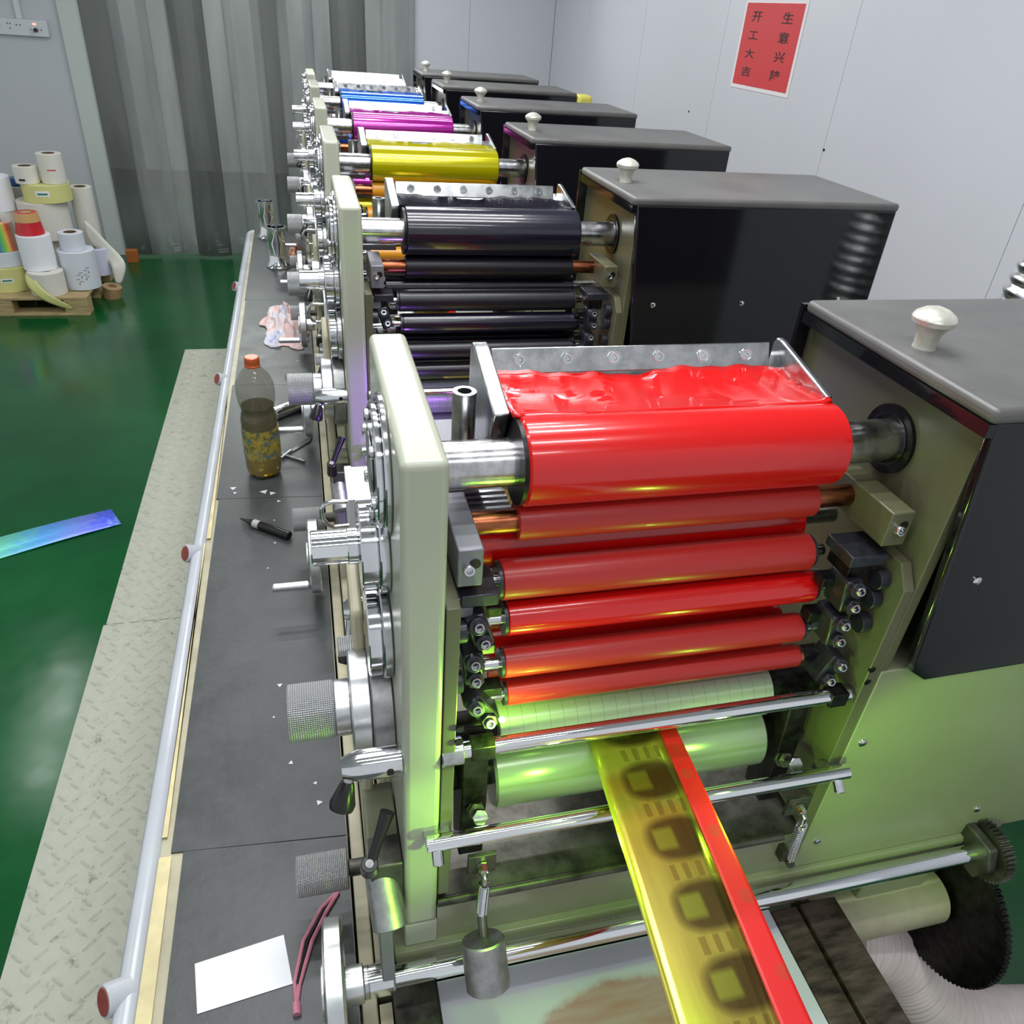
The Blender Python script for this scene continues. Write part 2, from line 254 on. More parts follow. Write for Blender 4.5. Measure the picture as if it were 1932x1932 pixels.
# ---------------------------------------------------------------- mesh builder
class MB:
    def __init__(s): s.v = []; s.f = []
    def add(s, vs, fs):
        o = len(s.v); s.v += [Vector(p) for p in vs]; s.f += [tuple(i + o for i in f) for f in fs]; return s
    def box(s, x0, x1, y0, y1, z0, z1):
        v = [(x, y, z) for z in (z0, z1) for y in (y0, y1) for x in (x0, x1)]
        return s.add(v, [(0, 2, 3, 1), (4, 5, 7, 6), (0, 1, 5, 4), (1, 3, 7, 5), (3, 2, 6, 7), (2, 0, 4, 6)])
    def obox(s, c, ax, ay, az):        # oriented box: centre and three half-axis vectors
        c, ax, ay, az = map(Vector, (c, ax, ay, az))
        v = [c + ax * i + ay * j + az * k_ for k_ in (-1, 1) for j in (-1, 1) for i in (-1, 1)]
        return s.add(v, [(0, 2, 3, 1), (4, 5, 7, 6), (0, 1, 5, 4), (1, 3, 7, 5), (3, 2, 6, 7), (2, 0, 4, 6)])
    def lathe(s, p, d, prof, n=28, ph=0.0, closed=False):
        p = Vector(p); d = Vector(d).normalized(); u = d.orthogonal().normalized(); w = d.cross(u)
        if abs(d.x) > .9: u = Vector((0, 0, 1)); u = (u - d * u.dot(d)).normalized(); w = d.cross(u)
        vs = []; fs = []
        for t, r in prof:
            for i in range(n):
                a = 2 * PI * i / n + ph; vs.append(p + d * t + (u * math.cos(a) + w * math.sin(a)) * r)
        m = len(prof)
        for j in range(m - 1 if not closed else m):
            for i in range(n):
                a, b = j * n + i, j * n + (i + 1) % n; jj = (j + 1) % m; fs.append((a, b, jj * n + (i + 1) % n, jj * n + i))
        if not closed:
            fs.append(tuple(reversed(range(n)))); fs.append(tuple((m - 1) * n + i for i in range(n)))
        return s.add(vs, fs)
    def cyl(s, p0, p1, r, r1=None, n=28, ch=0.0):
        p0 = Vector(p0); p1 = Vector(p1); L = (p1 - p0).length; r1 = r if r1 is None else r1
        pr = [(0, r), (L, r1)] if not ch else [(0, r - ch), (ch, r), (L - ch, r1), (L, r1 - ch)]
        return s.lathe(p0, p1 - p0, pr, n)
    def ring(s, p0, p1, ro, ri, n=28):
        L = (Vector(p1) - Vector(p0)).length
        return s.lathe(p0, Vector(p1) - Vector(p0), [(0, ri), (0, ro), (L, ro), (L, ri)], n, closed=True)
    def tube(s, pts, r, n=10, rs=None):
        pts = [Vector(p) for p in pts]; vs = []; fs = []; m = len(pts); prev = None
        for i, p in enumerate(pts):
            t = (pts[min(i + 1, m - 1)] - pts[max(i - 1, 0)]).normalized()
            u = t.orthogonal().normalized() if prev is None else (prev - t * prev.dot(t)).normalized()
            prev = u; w = t.cross(u); rr = rs[i] if rs else r
            for k_ in range(n):
                a = 2 * PI * k_ / n; vs.append(p + (u * math.cos(a) + w * math.sin(a)) * rr)
        for j in range(m - 1):
            for i in range(n): fs.append((j * n + i, j * n + (i + 1) % n, (j + 1) * n + (i + 1) % n, (j + 1) * n + i))
        fs.append(tuple(reversed(range(n)))); fs.append(tuple((m - 1) * n + i for i in range(n)))
        return s.add(vs, fs)
    def prism(s, ax, pts, a, b):       # polygon in the plane across axis ax, between a and b
        def P(q, t): return (t, q[0], q[1]) if ax == 0 else ((q[0], t, q[1]) if ax == 1 else (q[0], q[1], t))
        n = len(pts); v = [P(q, a) for q in pts] + [P(q, b) for q in pts]
        return s.add(v, [tuple(range(n)), tuple(reversed(range(n, 2 * n)))] + [(i, i + n, (i + 1) % n + n, (i + 1) % n) for i in range(n)])
    def gear(s, p, d, r, th, teeth, dep, hub=0.0):
        vs = []; n = teeth * 4; d = Vector(d).normalized(); p = Vector(p); u = Vector((0, 0, 1)) if abs(d.z) < .9 else Vector((1, 0, 0)); w = d.cross(u); fs = []
        for t in (0, th):
            for i in range(n):
                rr = r if i % 4 in (0, 1) else r - dep; a = 2 * PI * i / n; vs.append(p + d * t + (u * math.cos(a) + w * math.sin(a)) * rr)
        for i in range(n): fs.append((i, (i + 1) % n, n + (i + 1) % n, n + i))
        fs.append(tuple(reversed(range(n)))); fs.append(tuple(range(n, 2 * n))); return s.add(vs, fs)
    def build(s, name, mat, parent=None, org=None, bevel=0.0, seg=2, smooth=True, ang=35):
        pw = Vector(parent['_w']) if parent else Vector((0, 0, 0)); o = Vector(org) if org is not None else pw.copy()
        me = bpy.data.meshes.new(name); me.from_pydata([tuple(v - o) for v in s.v], [], s.f)
        bm = bmesh.new(); bm.from_mesh(me); bmesh.ops.recalc_face_normals(bm, faces=bm.faces); bm.to_mesh(me); bm.free()
        me.materials.append(M[mat])
        if smooth:
            me.polygons.foreach_set('use_smooth', [True] * len(me.polygons)); me.set_sharp_from_angle(angle=math.radians(ang))
        ob = bpy.data.objects.new(name, me); COL.objects.link(ob); ob['_w'] = list(o)
        if parent: ob.parent = parent; ob.location = o - pw
        else: ob.location = o
        if bevel:
            b = ob.modifiers.new('bevel', 'BEVEL'); b.width = bevel; b.segments = seg; b.limit_method = 'ANGLE'; b.angle_limit = math.radians(40); b.harden_normals = False
        return ob
def thing(name, label, cat, loc=(0, 0, 0), group=None):
    o = bpy.data.objects.new(name, None); COL.objects.link(o); o.empty_display_size = 0.05; o.location = loc; o['_w'] = list(loc); tag(o, label, cat, group); return o
def tag(o, label=None, cat=None, group=None, kind=None):
    for k_, v in (('label', label), ('category', cat), ('group', group), ('kind', kind)):
        if v: o[k_] = v
    return o
def struct(o): o['kind'] = 'structure'; return o

# ================================================================ SETTING
struct(MB().box(-3.6, 1.85, -1.2, 6.32, -0.05, 0).build('floor', 'floor_epoxy'))
struct(MB().box(-3.6, 1.85, 6.33, 9.0, -0.06, -0.004).build('floor_beyond', 'dark_floor'))
wr = struct(MB().box(1.858, 1.95, -1.2, 6.42, 0, 2.8).build('wall_right', 'wall_shade_paint'))
ys = [-1.2, -0.1, 0.82, 1.76, 2.700, 3.640, 4.580, 5.520, 6.30]
for a, b in zip(ys, ys[1:]): MB().box(1.85, 1.857, a + 0.0012, b - 0.0012, 0, 2.8).build('wall_panel', 'wall_panel_paint', wr, smooth=False)
for y, z in ((3.856, 1.36), (2.693, 1.363)): MB().cyl((1.8475, y, z), (1.85, y, z), 0.0045, n=12).build('screw', 'dark_steel', wr)
wb = struct(MB().box(0.74, 1.85, 6.308, 6.40, 0, 2.8).build('wall_back', 'wall_shade_paint'))
for a, b in ((0.80, 1.23), (1.232, 1.848)): MB().box(a, b, 6.30, 6.307, 0, 2.8).build('wall_panel', 'wall_panel_paint', wb, smooth=False)
struct(MB().box(0.70, 0.798, 6.285, 6.306, 0, 2.8).build('trim_1', 'trim_paint', bevel=0.003))
struct(MB().box(-3.6, -1.40, 6.30, 6.40, 0, 2.8).build('wall_left', 'wall_shade_paint'))
struct(MB().box(-1.41, -1.29, 6.275, 6.33, 0, 2.8).build('trim_2', 'trim_paint', bevel=0.003))
struct(MB().box(-3.6, 1.95, -1.2, 6.42, 2.80, 2.86).build('ceiling', 'ceiling_white'))
struct(MB().box(-3.6, 1.95, 9.0, 9.1, 0, 3.0).build('wall_beyond', 'far_wall'))
struct(MB().box(-3.6, 1.9, 8.97, 8.998, 0, 0.12).build('baseboard_beyond', 'far_base'))
point('next_room_lamp', (-0.6, 7.4, 2.5), 60, (0.92, 1, 0.95), 0.2)  # unseen light added to brighten the curtain from behind

# strip curtain
cu = thing('strip_curtain', 'smoky grey plastic strip curtain hanging in the doorway behind the press', 'curtain', (-0.3, 6.27, 0.01))
MB().box(-1.29, 0.70, 6.262, 6.272, 2.68, 2.76).build('hanging_rail', 'steel', cu)
x = -1.285; i = 0
while x < 0.66:
    w = 0.235; n = 10; yb = 6.262 - (0.012 if i % 2 else 0.0); mb = MB(); vs = []; fs = []; ph = random.random() * 6; hem = 0.012 + random.random() * 0.02
    sk = (random.random() - .5) * 0.03
    for j in range(15):
        t = j / 14; z = hem + t * (2.70 - hem)
        for q in range(n + 1):
            u = q / n; vs.append((x + u * w + sk * (1 - t), yb - 0.030 * math.sin(PI * u) * (1 if i % 2 else 0.5) - 0.010 * math.sin(3 * t + ph) * (1 - t), z))
    for j in range(10):
        for q in range(n): a = j * (n + 1) + q; fs.append((a, a + 1, a + n + 2, a + n + 1))
    ob = mb.add(vs, fs).build('curtain_strip', 'curtain_film' if i % 3 else 'curtain_film_dark', cu); so = ob.modifiers.new('thickness', 'SOLIDIFY'); so.thickness = 0.002
    x += 0.172; i += 1

# poster with its two columns of characters
po = thing('poster', 'red paper poster with white border and black Chinese characters on the right wall', 'poster', (1.85, 3.25, 1.50))
MB().box(1.8475, 1.8495, 3.015, 3.490, 1.4985, 1.813).build('border', 'poster_border', po, smooth=False)
MB().box(1.8465, 1.8474, 3.032, 3.473, 1.513, 1.804).build('red_field', 'poster_red', po, smooth=False)
def glyph(ch, cy, cz, w, h, parent):
    cu_ = bpy.data.curves.new('character', 'FONT'); cu_.body = ch; cu_.size = 1.0; cu_.extrude = 0.0; cu_.align_x = 'CENTER'; cu_.align_y = 'CENTER'; cu_.resolution_u = 3; cu_.offset = 0.018
    t = bpy.data.objects.new('tmp', cu_); COL.objects.link(t); bpy.context.view_layer.update()
    me = bpy.data.meshes.new_from_object(t.evaluated_get(bpy.context.evaluated_depsgraph_get())); bpy.data.objects.remove(t)
    xs = [v.co.x for v in me.vertices]; ys_ = [v.co.y for v in me.vertices]
    if not xs: return
    mx, my = (min(xs) + max(xs)) / 2, (min(ys_) + max(ys_)) / 2; sx_, sy_ = w / (max(xs) - min(xs)), h / (max(ys_) - min(ys_))
    for v in me.vertices: v.co = Vector((0, -(v.co.x - mx) * sx_, (v.co.y - my) * sy_))
    me.materials.clear(); me.materials.append(M['poster_ink'])
    o = bpy.data.objects.new('character', me); COL.objects.link(o); o.parent = parent; o.location = Vector((1.8460, cy, cz)) - Vector(parent['_w']); o['_w'] = [1.846, cy, cz]
for col_, cy in (('\u5f00\u5de5\u5927\u5409', 3.375), ('\u751f\u610f\u5174\u9686', 3.135)):
    for r_, ch in enumerate(col_):
        glyph(ch, cy, 1.757 - 0.0645 * r_ , 0.078, (0.036, 0.028, 0.034, 0.036)[r_] if cy > 3.2 else 0.038, po)

# wall outlet strip on the left wall
ou = thing('wall_outlet', 'white surface mounted outlet and switch strip with conduit on the left wall', 'outlet', (-1.65, 6.30, 1.36))
MB().box(-1.80, -1.485, 6.27, 6.30, 1.362, 1.452).build('housing', 'outlet_white', ou, bevel=0.004)
MB().box(-1.655, -1.62, 6.28, 6.30, 1.452, 2.70).build('conduit', 'outlet_white', ou, bevel=0.003)
MB().cyl((-1.555, 6.27, 1.398), (-1.555, 6.245, 1.398), 0.013, 0.010).build('plug', 'black_plastic', ou)
MB().box(-1.567, -1.548, 6.267, 6.27, 1.425, 1.434).build('indicator', 'led_red', ou)
for xx_, zz_ in ((-1.77, 1.41), (-1.755, 1.41), (-1.71, 1.425), (-1.695, 1.425), (-1.70, 1.40), (-1.66, 1.42), (-1.64, 1.42), (-1.585, 1.40), (-1.525, 1.40)):
    MB().box(xx_ - .003, xx_ + .003, 6.2685, 6.2700, zz_ - .003, zz_ + .003).build('socket_slot', 'marker_black', ou, smooth=False)

# tread plate walkway
tp = thing('tread_plate', 'cream painted steel tread plate walkway on the floor beside the press', 'floor plate', (-0.45, 2.5, 0))
MB().box(-0.700, -0.272, -0.6, 2.045, 0.0, 0.006).build('plate', 'tread_paint', tp, smooth=False)
MB().box(-0.693, -0.272, 2.048, 4.36, 0.0, 0.006).build('plate', 'tread_paint', tp, smooth=False)
mb = MB(); pitch = 0.045; j = 0; y = 0.75
while y < 4.33:
    for q in range(14):
        xc = -0.680 + q * pitch + (pitch / 2 if j % 2 else 0); 
        if xc > -0.285: continue
        a = 0.75 if q % 2 else -0.75; a += 0.0
        ca, sa = math.cos(a), math.sin(a); L = 0.0185; w = 0.0052
        pr = [(-L, 0), (-L * .5, -w), (L * .5, -w), (L, 0), (L * .5, w), (-L * .5, w)]
        vs = [(xc + px * ca - py * sa, y + px * sa + py * ca, 0.0055) for px, py in pr] + [(xc - L * .6 * ca, y - L * .6 * sa, 0.0092), (xc + L * .6 * ca, y + L * .6 * sa, 0.0092)]
        mb.add(vs, [(0, 1, 6), (1, 2, 7, 6), (2, 3, 7), (3, 4, 7), (4, 5, 6, 7), (5, 0, 6)])
    y += pitch * 0.72; j += 1
tag(mb.build('tread_lugs', 'tread_paint', tp, smooth=False), kind='stuff')

# ================================================================ WORK LEDGE
TZ = 0.58
le = thing('work_ledge', 'long narrow work ledge covered with black rubber mats beside the press', 'bench', (-0.13, 2.5, 0))
MB().box(-0.285, -0.004, -0.4, 4.64, TZ - 0.03, TZ - 0.004).build('ledge_top', 'cream_paint', le)
MB().box(-0.262, -0.010, -0.4, 4.60, 0.0, TZ - 0.03).build('ledge_body', 'cream_paint', le)
seams = [-0.4, 0.79, 1.82, 2.55, 3.45, 4.64]
for q, (a, b) in enumerate(zip(seams, seams[1:])):
    dx = (0.0, 0.004, -0.002, 0.004, 0.0)[q]
    lx = -0.251 if q == 0 else -0.273
    vs = [(lx + dx, a + .002), (-0.005, a - 0.02 + .002), (-0.005, b - 0.02), (lx + dx, b)]
    if q == 4: vs[2] = (-0.005, b)
    MB().prism(2, vs, TZ - 0.004, TZ).build('rubber_mat', 'rubber_mat', le, smooth=False)
for a, b, w in ((-0.4, 0.785, 0.016), (0.82, 1.62, -0.006), (1.64, 2.52, -0.004)):
    MB().prism(2, [(-0.285, a), (-0.283 + w + 0.012, a), (-0.283 + w, b), (-0.285, b)], TZ, TZ + 0.0012).build('tape_strip', 'tape_cream', le, smooth=False)
MB().tube([(-0.300, -0.4, TZ - 0.012), (-0.300, 4.60, TZ - 0.012), (-0.293, 4.63, TZ - 0.012), (-0.28, 4.65, TZ - 0.012)], 0.0165, 20).build('edge_pipe', 'pipe_paint', le)
for y in (0.600, 1.600, 2.62, 3.66):
    pp_ = Vector((-0.302, y, TZ - 0.014)); pd = Vector((-0.80, -0.42, 0.42)).normalized()
    b = MB().lathe(pp_, pd, [(0, 0.0215), (0.030, 0.0215), (0.0325, 0.0195)], 32).build('pipe_plug', 'pipe_paint', le)
    MB().lathe(pp_ + pd * 0.0326, pd, [(0, 0.0175), (0.0012, 0.0165)], 30).build('plug_face', 'red_plug', b)
# inner sill strip between ledge and press
pb = thing('press_bed', 'long cream painted steel bed and sill under the printing units', 'machine bed', (0.5, 2.8, 0))
MB().box(0.0, 0.020, -0.3, 4.9, 0.50, TZ + 0.006).build('sill_strip', 'cream_paint', pb, bevel=0.002)
MB().box(0.022, 0.046, 0.545, 4.9, 0.40, 0.622).build('side_rail', 'cream_paint', pb, bevel=0.003)
MB().box(0.05, 1.17, 0.615, 4.9, 0.0, 0.629).build('bed_body', 'panel_paint', pb)
for y in [0.62 + 0.17 * q for q in range(24)]:
    MB().cyl((0.0325, y, 0.622), (0.0325, y, 0.628), 0.0055, n=6).build('bolt', 'steel', pb)

# ================================================================ PRINTING UNIT (built once, at its first place)
UO = Vector((0.33, 0.66, 0.630))
un = thing('printing_unit', 'nearest printing unit with glossy red ink fountain and red rollers', 'printing unit', UO, 'printing units along the press')
def rod(name, x0, x1, y, z, r, mat, parent=None, ch=0.001, n=36):
    return MB().cyl((x0, y, z), (x1, y, z), r, n=n, ch=ch).build(name, mat, parent or un, org=((x0 + x1) / 2, y, z))
def bolt_facing(parent, p, d, r=0.006, mat='bright_steel', L=0.006, name='socket_screw'):
    p = Vector(p); d = Vector(d).normalized()
    o = MB().lathe(p, d, [(0, r), (L * .8, r), (L, r * .86), (L, r * .62), (L * .2, r * .55), (L * .15, 0.0001)], 16).build(name, mat, parent)
    return o
# frame
MB().box(0.058, 0.098, 0.5155, 0.803, 0.748, 1.403).build('side_frame', 'frame_paint', un, bevel=0.007, seg=4)
MB().box(0.058, 0.0985, 0.516, 0.803, 0.700, 0.7465).build('frame_foot', 'frame_paint', un, bevel=0.002)
MB().prism(1, [(0.0985, 0.7), (0.609, 0.7), (0.609, 0.779), (0.0985, 0.779)], 0.519, 0.545).build('front_beam', 'panel_paint', un)
MB().box(0.0985, 0.609, 0.521, 0.80, 0.779, 0.786).build('bed_plate', 'worn_steel', un)
MB().tube([(0.0985, 0.5185, 0.783), (0.575, 0.5185, 0.783)], 0.0062, 12).build('beam_edge_rod', 'worn_steel', un)
MB().prism(0, [(0.507, 0.6845), (0.507, 0.694), (0.5095, 0.700), (0.60, 0.700), (0.60, 0.6845)], 0.045, 0.93).build('base_flange', 'panel_paint', un, bevel=0.001)
MB().box(0.048, 0.93, 0.5145, 0.60, 0.630, 0.684).build('base_skirt', 'panel_paint', un, bevel=0.012, seg=4)
MB().box(0.05, 1.16, 0.602, 0.81, 0.630, 0.6995).build('unit_base', 'panel_paint', un)
MB().box(0.93, 1.16, 0.560, 0.600, 0.632, 0.6995).build('side_tray', 'grey_plate', un, bevel=0.002)
# right side plate
MB().prism(0, [(0.5165, 0.700), (0.815, 0.700), (0.815, 1.402), (0.5165, 1.400)], 0.609, 0.622).build('side_plate', 'plate_paint', un, bevel=0.001)
hub = MB().ring((0.6045, 0.627, 1.337), (0.609, 0.627, 1.337), 0.0385, 0.024, 40).build('bearing_ring', 'dark_steel', un)
MB().ring((0.6035, 0.627, 1.337), (0.6045, 0.627, 1.337), 0.0300, 0.0268, 40).build('seal', 'black_plastic', hub)
# black gear cover
gc = MB().prism(1, [(0.598, 1.420), (1.163, 1.420), (1.163, 1.093), (0.662, 1.082), (0.640, 1.098), (0.634, 1.112)], 0.500, 0.513).build('gear_cover', 'cover_black', un, bevel=0.004, seg=3)
MB().box(0.590, 1.166, 0.499, 0.812, 1.417, 1.433).build('cover_top', 'cover_top', gc, bevel=0.006, seg=3)
MB().box(0.590, 0.599, 0.501, 0.812, 1.404, 1.4175).build('cover_lip', 'cover_black', gc)
MB().box(0.590, 0.608, 0.8155, 0.822, 1.10, 1.425).build('cover_back_lip', 'cover_black', gc)
MB().prism(1, [(0.623, 1.418), (1.163, 1.418), (1.163, 1.09), (0.623, 1.09)], 0.800, 0.812).build('cover_back', 'cover_black', gc)
MB().box(1.153, 1.163, 0.512, 0.80, 1.09, 1.418).build('cover_end', 'cover_black', gc)
kn = MB().lathe((0.630, 0.650, 1.432), (0, 0, 1), [(0, 0.0125), (0.004, 0.0115), (0.016, 0.0125), (0.024, 0.0165), (0.028, 0.0215), (0.033, 0.0225), (0.037, 0.0205), (0.042, 0.013), (0.045, 0.004)], 32).build('cover_knob', 'knob_cast', gc)
for p in ((0.6635, 1.231), (0.86, 1.233), (1.085, 1.24)):
    MB().lathe((p[0], 0.500, p[1]), (0, -1, 0), [(0, 0.0055), (0.002, 0.0055), (0.0035, 0.003)], 14).build('screw', 'bright_steel', gc)
# cabinet under the cover
fp = MB().box(0.6125, 1.163, 0.5155, 0.81, 0.7005, 1.09).build('front_panel', 'panel_paint', un, bevel=0.002)
for p in ((0.6332, 0.9637), (0.6356, 0.7562), (0.9061, 0.7596), (1.13, 0.96)):
    MB().lathe((p[0], 0.5155, p[1]), (0, -1, 0), [(0, 0.0062), (0.0018, 0.0058), (0.003, 0.003)], 14).build('screw', 'bright_steel', fp)
# inner bearer plates
MB().prism(0, [(0.516, 0.80), (0.60, 0.80), (0.60, 1.235), (0.535, 1.235), (0.5165, 1.21), (0.516, 1.03)], 0.595, 0.6085).build('bearer_plate', 'plate_paint', un, bevel=0.001)
MB().prism(0, [(0.518, 0.80), (0.60, 0.80), (0.60, 1.25), (0.518, 1.25)], 0.0985, 0.112).build('bearer_plate', 'plate_paint', un, bevel=0.001)
# rollers
fr_ = rod('fountain_roller', 0.184, 0.5255, 0.622, 1.338, 0.0442, 'ink_roll_red', ch=0.0025, n=64)
rod('roller_shaft', 0.0985, 0.6085, 0.622, 1.338, 0.0236, 'shaft_steel', fr_, n=48)
MB().ring((0.1795, 0.622, 1.338), (0.1838, 0.622, 1.338), 0.0425, 0.0237, 48).build('end_cap', 'dark_steel', fr_)
r2_ = rod('ductor_roller', 0.184, 0.522, 0.616, 1.2735, 0.0205, 'ink_rubber_red', n=48)
rod('copper_core', 0.138, 0.572, 0.616, 1.2735, 0.0125, 'copper', r2_)
r3_ = rod('oscillating_roller', 0.147, 0.538, 0.655, 1.222, 0.0300, 'ink_roll_red', n=48)
rod('journal', 0.113, 0.594, 0.655, 1.222, 0.011, 'steel', r3_)
for (y, z, r, a, b, m) in ((0.602, 1.2105, 0.0215, 0.169, 0.527, 'ink_rubber_red'), (0.592, 1.1675, 0.0195, 0.1755, 0.539, 'ink_roll_red'), (0.580, 1.1145, 0.0170, 0.173, 0.533, 'ink_rubber_red'), (0.573, 1.0745, 0.0140, 0.1775, 0.538, 'ink_rubber_red')):
    q = rod('form_roller', a, b, y, z, r, m, n=48); rod('journal', a - 0.022, b + 0.022, y, z, 0.0075, 'bright_steel', q)
    MB().ring((a - 0.004, y, z), (a - 0.0005, y, z), r * 0.96, 0.008, 40).build('end_washer', 'black_oxide', q); MB().ring((b + 0.0005, y, z), (b + 0.004, y, z), r * 0.9, 0.008, 40).build('end_washer', 'copper' if r < .015 else 'black_oxide', q)
for (y, z, r) in ((0.645, 1.137, 0.0275), (0.640, 1.066, 0.0310)):
    q = rod('distributor_roller', 0.165, 0.548, y, z, r, 'ink_roll_red', n=40); rod('journal', 0.113, 0.594, y, z, 0.009, 'steel', q)
pc = rod('plate_cylinder', 0.172, 0.5165, 0.591, 1.0080, 0.0360, 'plate_cylinder_metal', n=64); rod('journal', 0.113, 0.594, 0.591, 1.0080, 0.018, 'dark_steel', pc)
ic = rod('impression_cylinder', 0.170, 0.5265, 0.591, 0.9258, 0.0452, 'satin_steel', n=64, ch=0.003); rod('journal', 0.0985, 0.6085, 0.591, 0.9258, 0.018, 'dark_steel', ic)
# guide rods
g1 = rod('guide_rod', 0.100, 0.606, 0.528, 1.046, 0.0092, 'chrome'); rod('rod_collar', 0.0985, 0.122, 0.528, 1.046, 0.0148, 'steel', g1)
rod('rod_collar', 0.590, 0.607, 0.528, 1.046, 0.0100, 'worn_steel', g1)
for a, b in ((0.130, 0.156), (0.562, 0.585)): MB().box(a, b, 0.518, 0.538, 1.036, 1.056).build('rod_clamp', 'dark_steel', g1, bevel=0.001)
g2 = rod('guide_rod', 0.080, 0.610, 0.4985, 0.9355, 0.0092, 'chrome')
for a in (0.092, 0.597): MB().cyl((a, 0.497, 0.927), (a, 0.484, 0.915), 0.0065, n=16, ch=.001).build('clamp_screw', 'bright_steel', g2)
for a in (0.094, 0.590): MB().box(a - 0.014, a + 0.014, 0.508, 0.520, 0.924, 0.934).build('rod_seat', 'steel', g2)
# ink fountain
fo = MB().obox((0.346, 0.7465, 1.3895), (0.1645, 0, 0), (0, 0.0055, 0.0125), (0, 0.003, -0.0013)).build('fountain_bar', 'steel', un, bevel=0.001)
nb = Vector((0, 0.004, 0.0095)).normalized(); fn = Vector((0, -0.92, 0.39))
for q in range(6):
    xq = 0.212 + q * 0.0535
    MB().lathe((xq, 0.7438, 1.3915), fn, [(0, 0.0078), (0.0012, 0.0078), (0.0012, 0.0072), (0.0007, 0.0068), (0.0014, 0.0062), (0.0014, 0.003), (0.0004, 0.0025)], 20).build('fountain_screw', 'bright_steel', fo)
MB().prism(0, [(0.760, 1.402), (0.7545, 1.409), (0.742, 1.408), (0.640, 1.380), (0.658, 1.345), (0.700, 1.320), (0.760, 1.32)], 0.161, 0.178).build('fountain_cheek', 'steel', un, bevel=0.002)
MB().prism(0, [(0.760, 1.400), (0.7545, 1.407), (0.742, 1.406), (0.640, 1.384), (0.658, 1.345), (0.700, 1.320), (0.760, 1.32)], 0.522, 0.530).build('fountain_cheek', 'steel', un, bevel=0.002)
MB().prism(0, [(0.752, 1.372), (0.665, 1.318), (0.680, 1.308), (0.775, 1.37), (0.765, 1.385)], 0.178, 0.522).build('fountain_tray', 'steel', un)
# ink surface: grid between the bar and the roller, with a wavy rear edge climbing the bar
mb = MB(); vs = []; fs = []; NX, NY = 48, 14
for j in range(NY + 1):
    t = j / NY
    for i in range(NX + 1):
        u = i / NX; xx_ = 0.179 + u * 0.343
        yf = 0.632; zf = 1.3812; wob = 0.0035 * math.sin(u * 9 + 1) + 0.002 * math.sin(u * 23) + 0.0012 * math.sin(u * 61)
        yb = 0.7372 + wob * 0.5; zb = 1.3770 + wob * 0.7
        yy = yf + (yb - yf) * t; zz = zf + (zb - zf) * t - 0.004 * math.sin(PI * t) + 0.0006 * math.sin(u * 14 + t * 5)
        e = min(u, 1 - u) * 0.343
        if e < 0.012: zz += 0.005 * (1 - e / 0.012) ** 2 * (0.7 + 0.3 * math.sin(t * 30))
        if t > 0.9: zz += 0.002 * (t - 0.9) / 0.1
        vs.append((xx_, yy, zz))
for j in range(NY):
    for i in range(NX): a = j * (NX + 1) + i; fs.append((a, a + 1, a + NX + 2, a + NX + 1))
o_ = mb.add(vs, fs).build('ink', 'ink_pool_red', un, ang=80); so = o_.modifiers.new('thickness', 'SOLIDIFY'); so.thickness = 0.004; so.offset = -1
# vertical oil tube beside the fountain
MB().ring((0.1425, 0.690, 1.30), (0.1425, 0.690, 1.383), 0.0122, 0.0072, 28).build('oil_tube', 'steel', un)
MB().box(0.100, 0.172, 0.66, 0.79, 1.292, 1.302).build('tube_shelf', 'grey_plate', un)
ft = MB().box(0.113, 0.190, 0.640, 0.700, 1.246, 1.262).build('finned_block', 'grey_plate', un)
for q in range(5): MB().box(0.125, 0.190, 0.640 + q * 0.011, 0.6445 + q * 0.011, 1.262, 1.2665).build('fin', 'bright_steel', ft)
# bearing blocks of the ductor roller
for (a, b, sx_) in ((0.1125, 0.1365, 0.120), (0.5700, 0.598, 0.586)):
    bk = MB().box(a, b, 0.545, 0.645, 1.252, 1.294).build('bearing_block', 'plate_paint' if a > .3 else 'grey_plate', un, bevel=0.0015)
    MB().cyl(((a + b) / 2 + 0.004, 0.546, 1.278), ((a + b) / 2 + 0.004, 0.5445, 1.278), 0.0055, n=18).build('slot', 'black_plastic', bk)
    bolt_facing(bk, ((a + b) / 2 - 0.002, 0.545, 1.274), (0, -1, 0.15), 0.0058, 'bright_steel', 0.007)
# cap blocks above the roller clamps
for (a, b) in ((0.117, 0.154), (0.5405, 0.587)):
    MB().box(a, b, 0.545, 0.592, 1.226, 1.240).build('cap_block', 'black_oxide', un, bevel=0.0015)
    MB().box(a - 0.004 if a < .3 else a + 0.008, b - 0.010, 0.552, 0.59, 1.205, 1.226).build('cap_block_base', 'dark_steel', un, bevel=0.001)
MB().box(0.1125, 0.130, 0.548, 0.64, 1.212, 1.236).build('cap_shoulder', 'grey_plate', un, bevel=0.001)
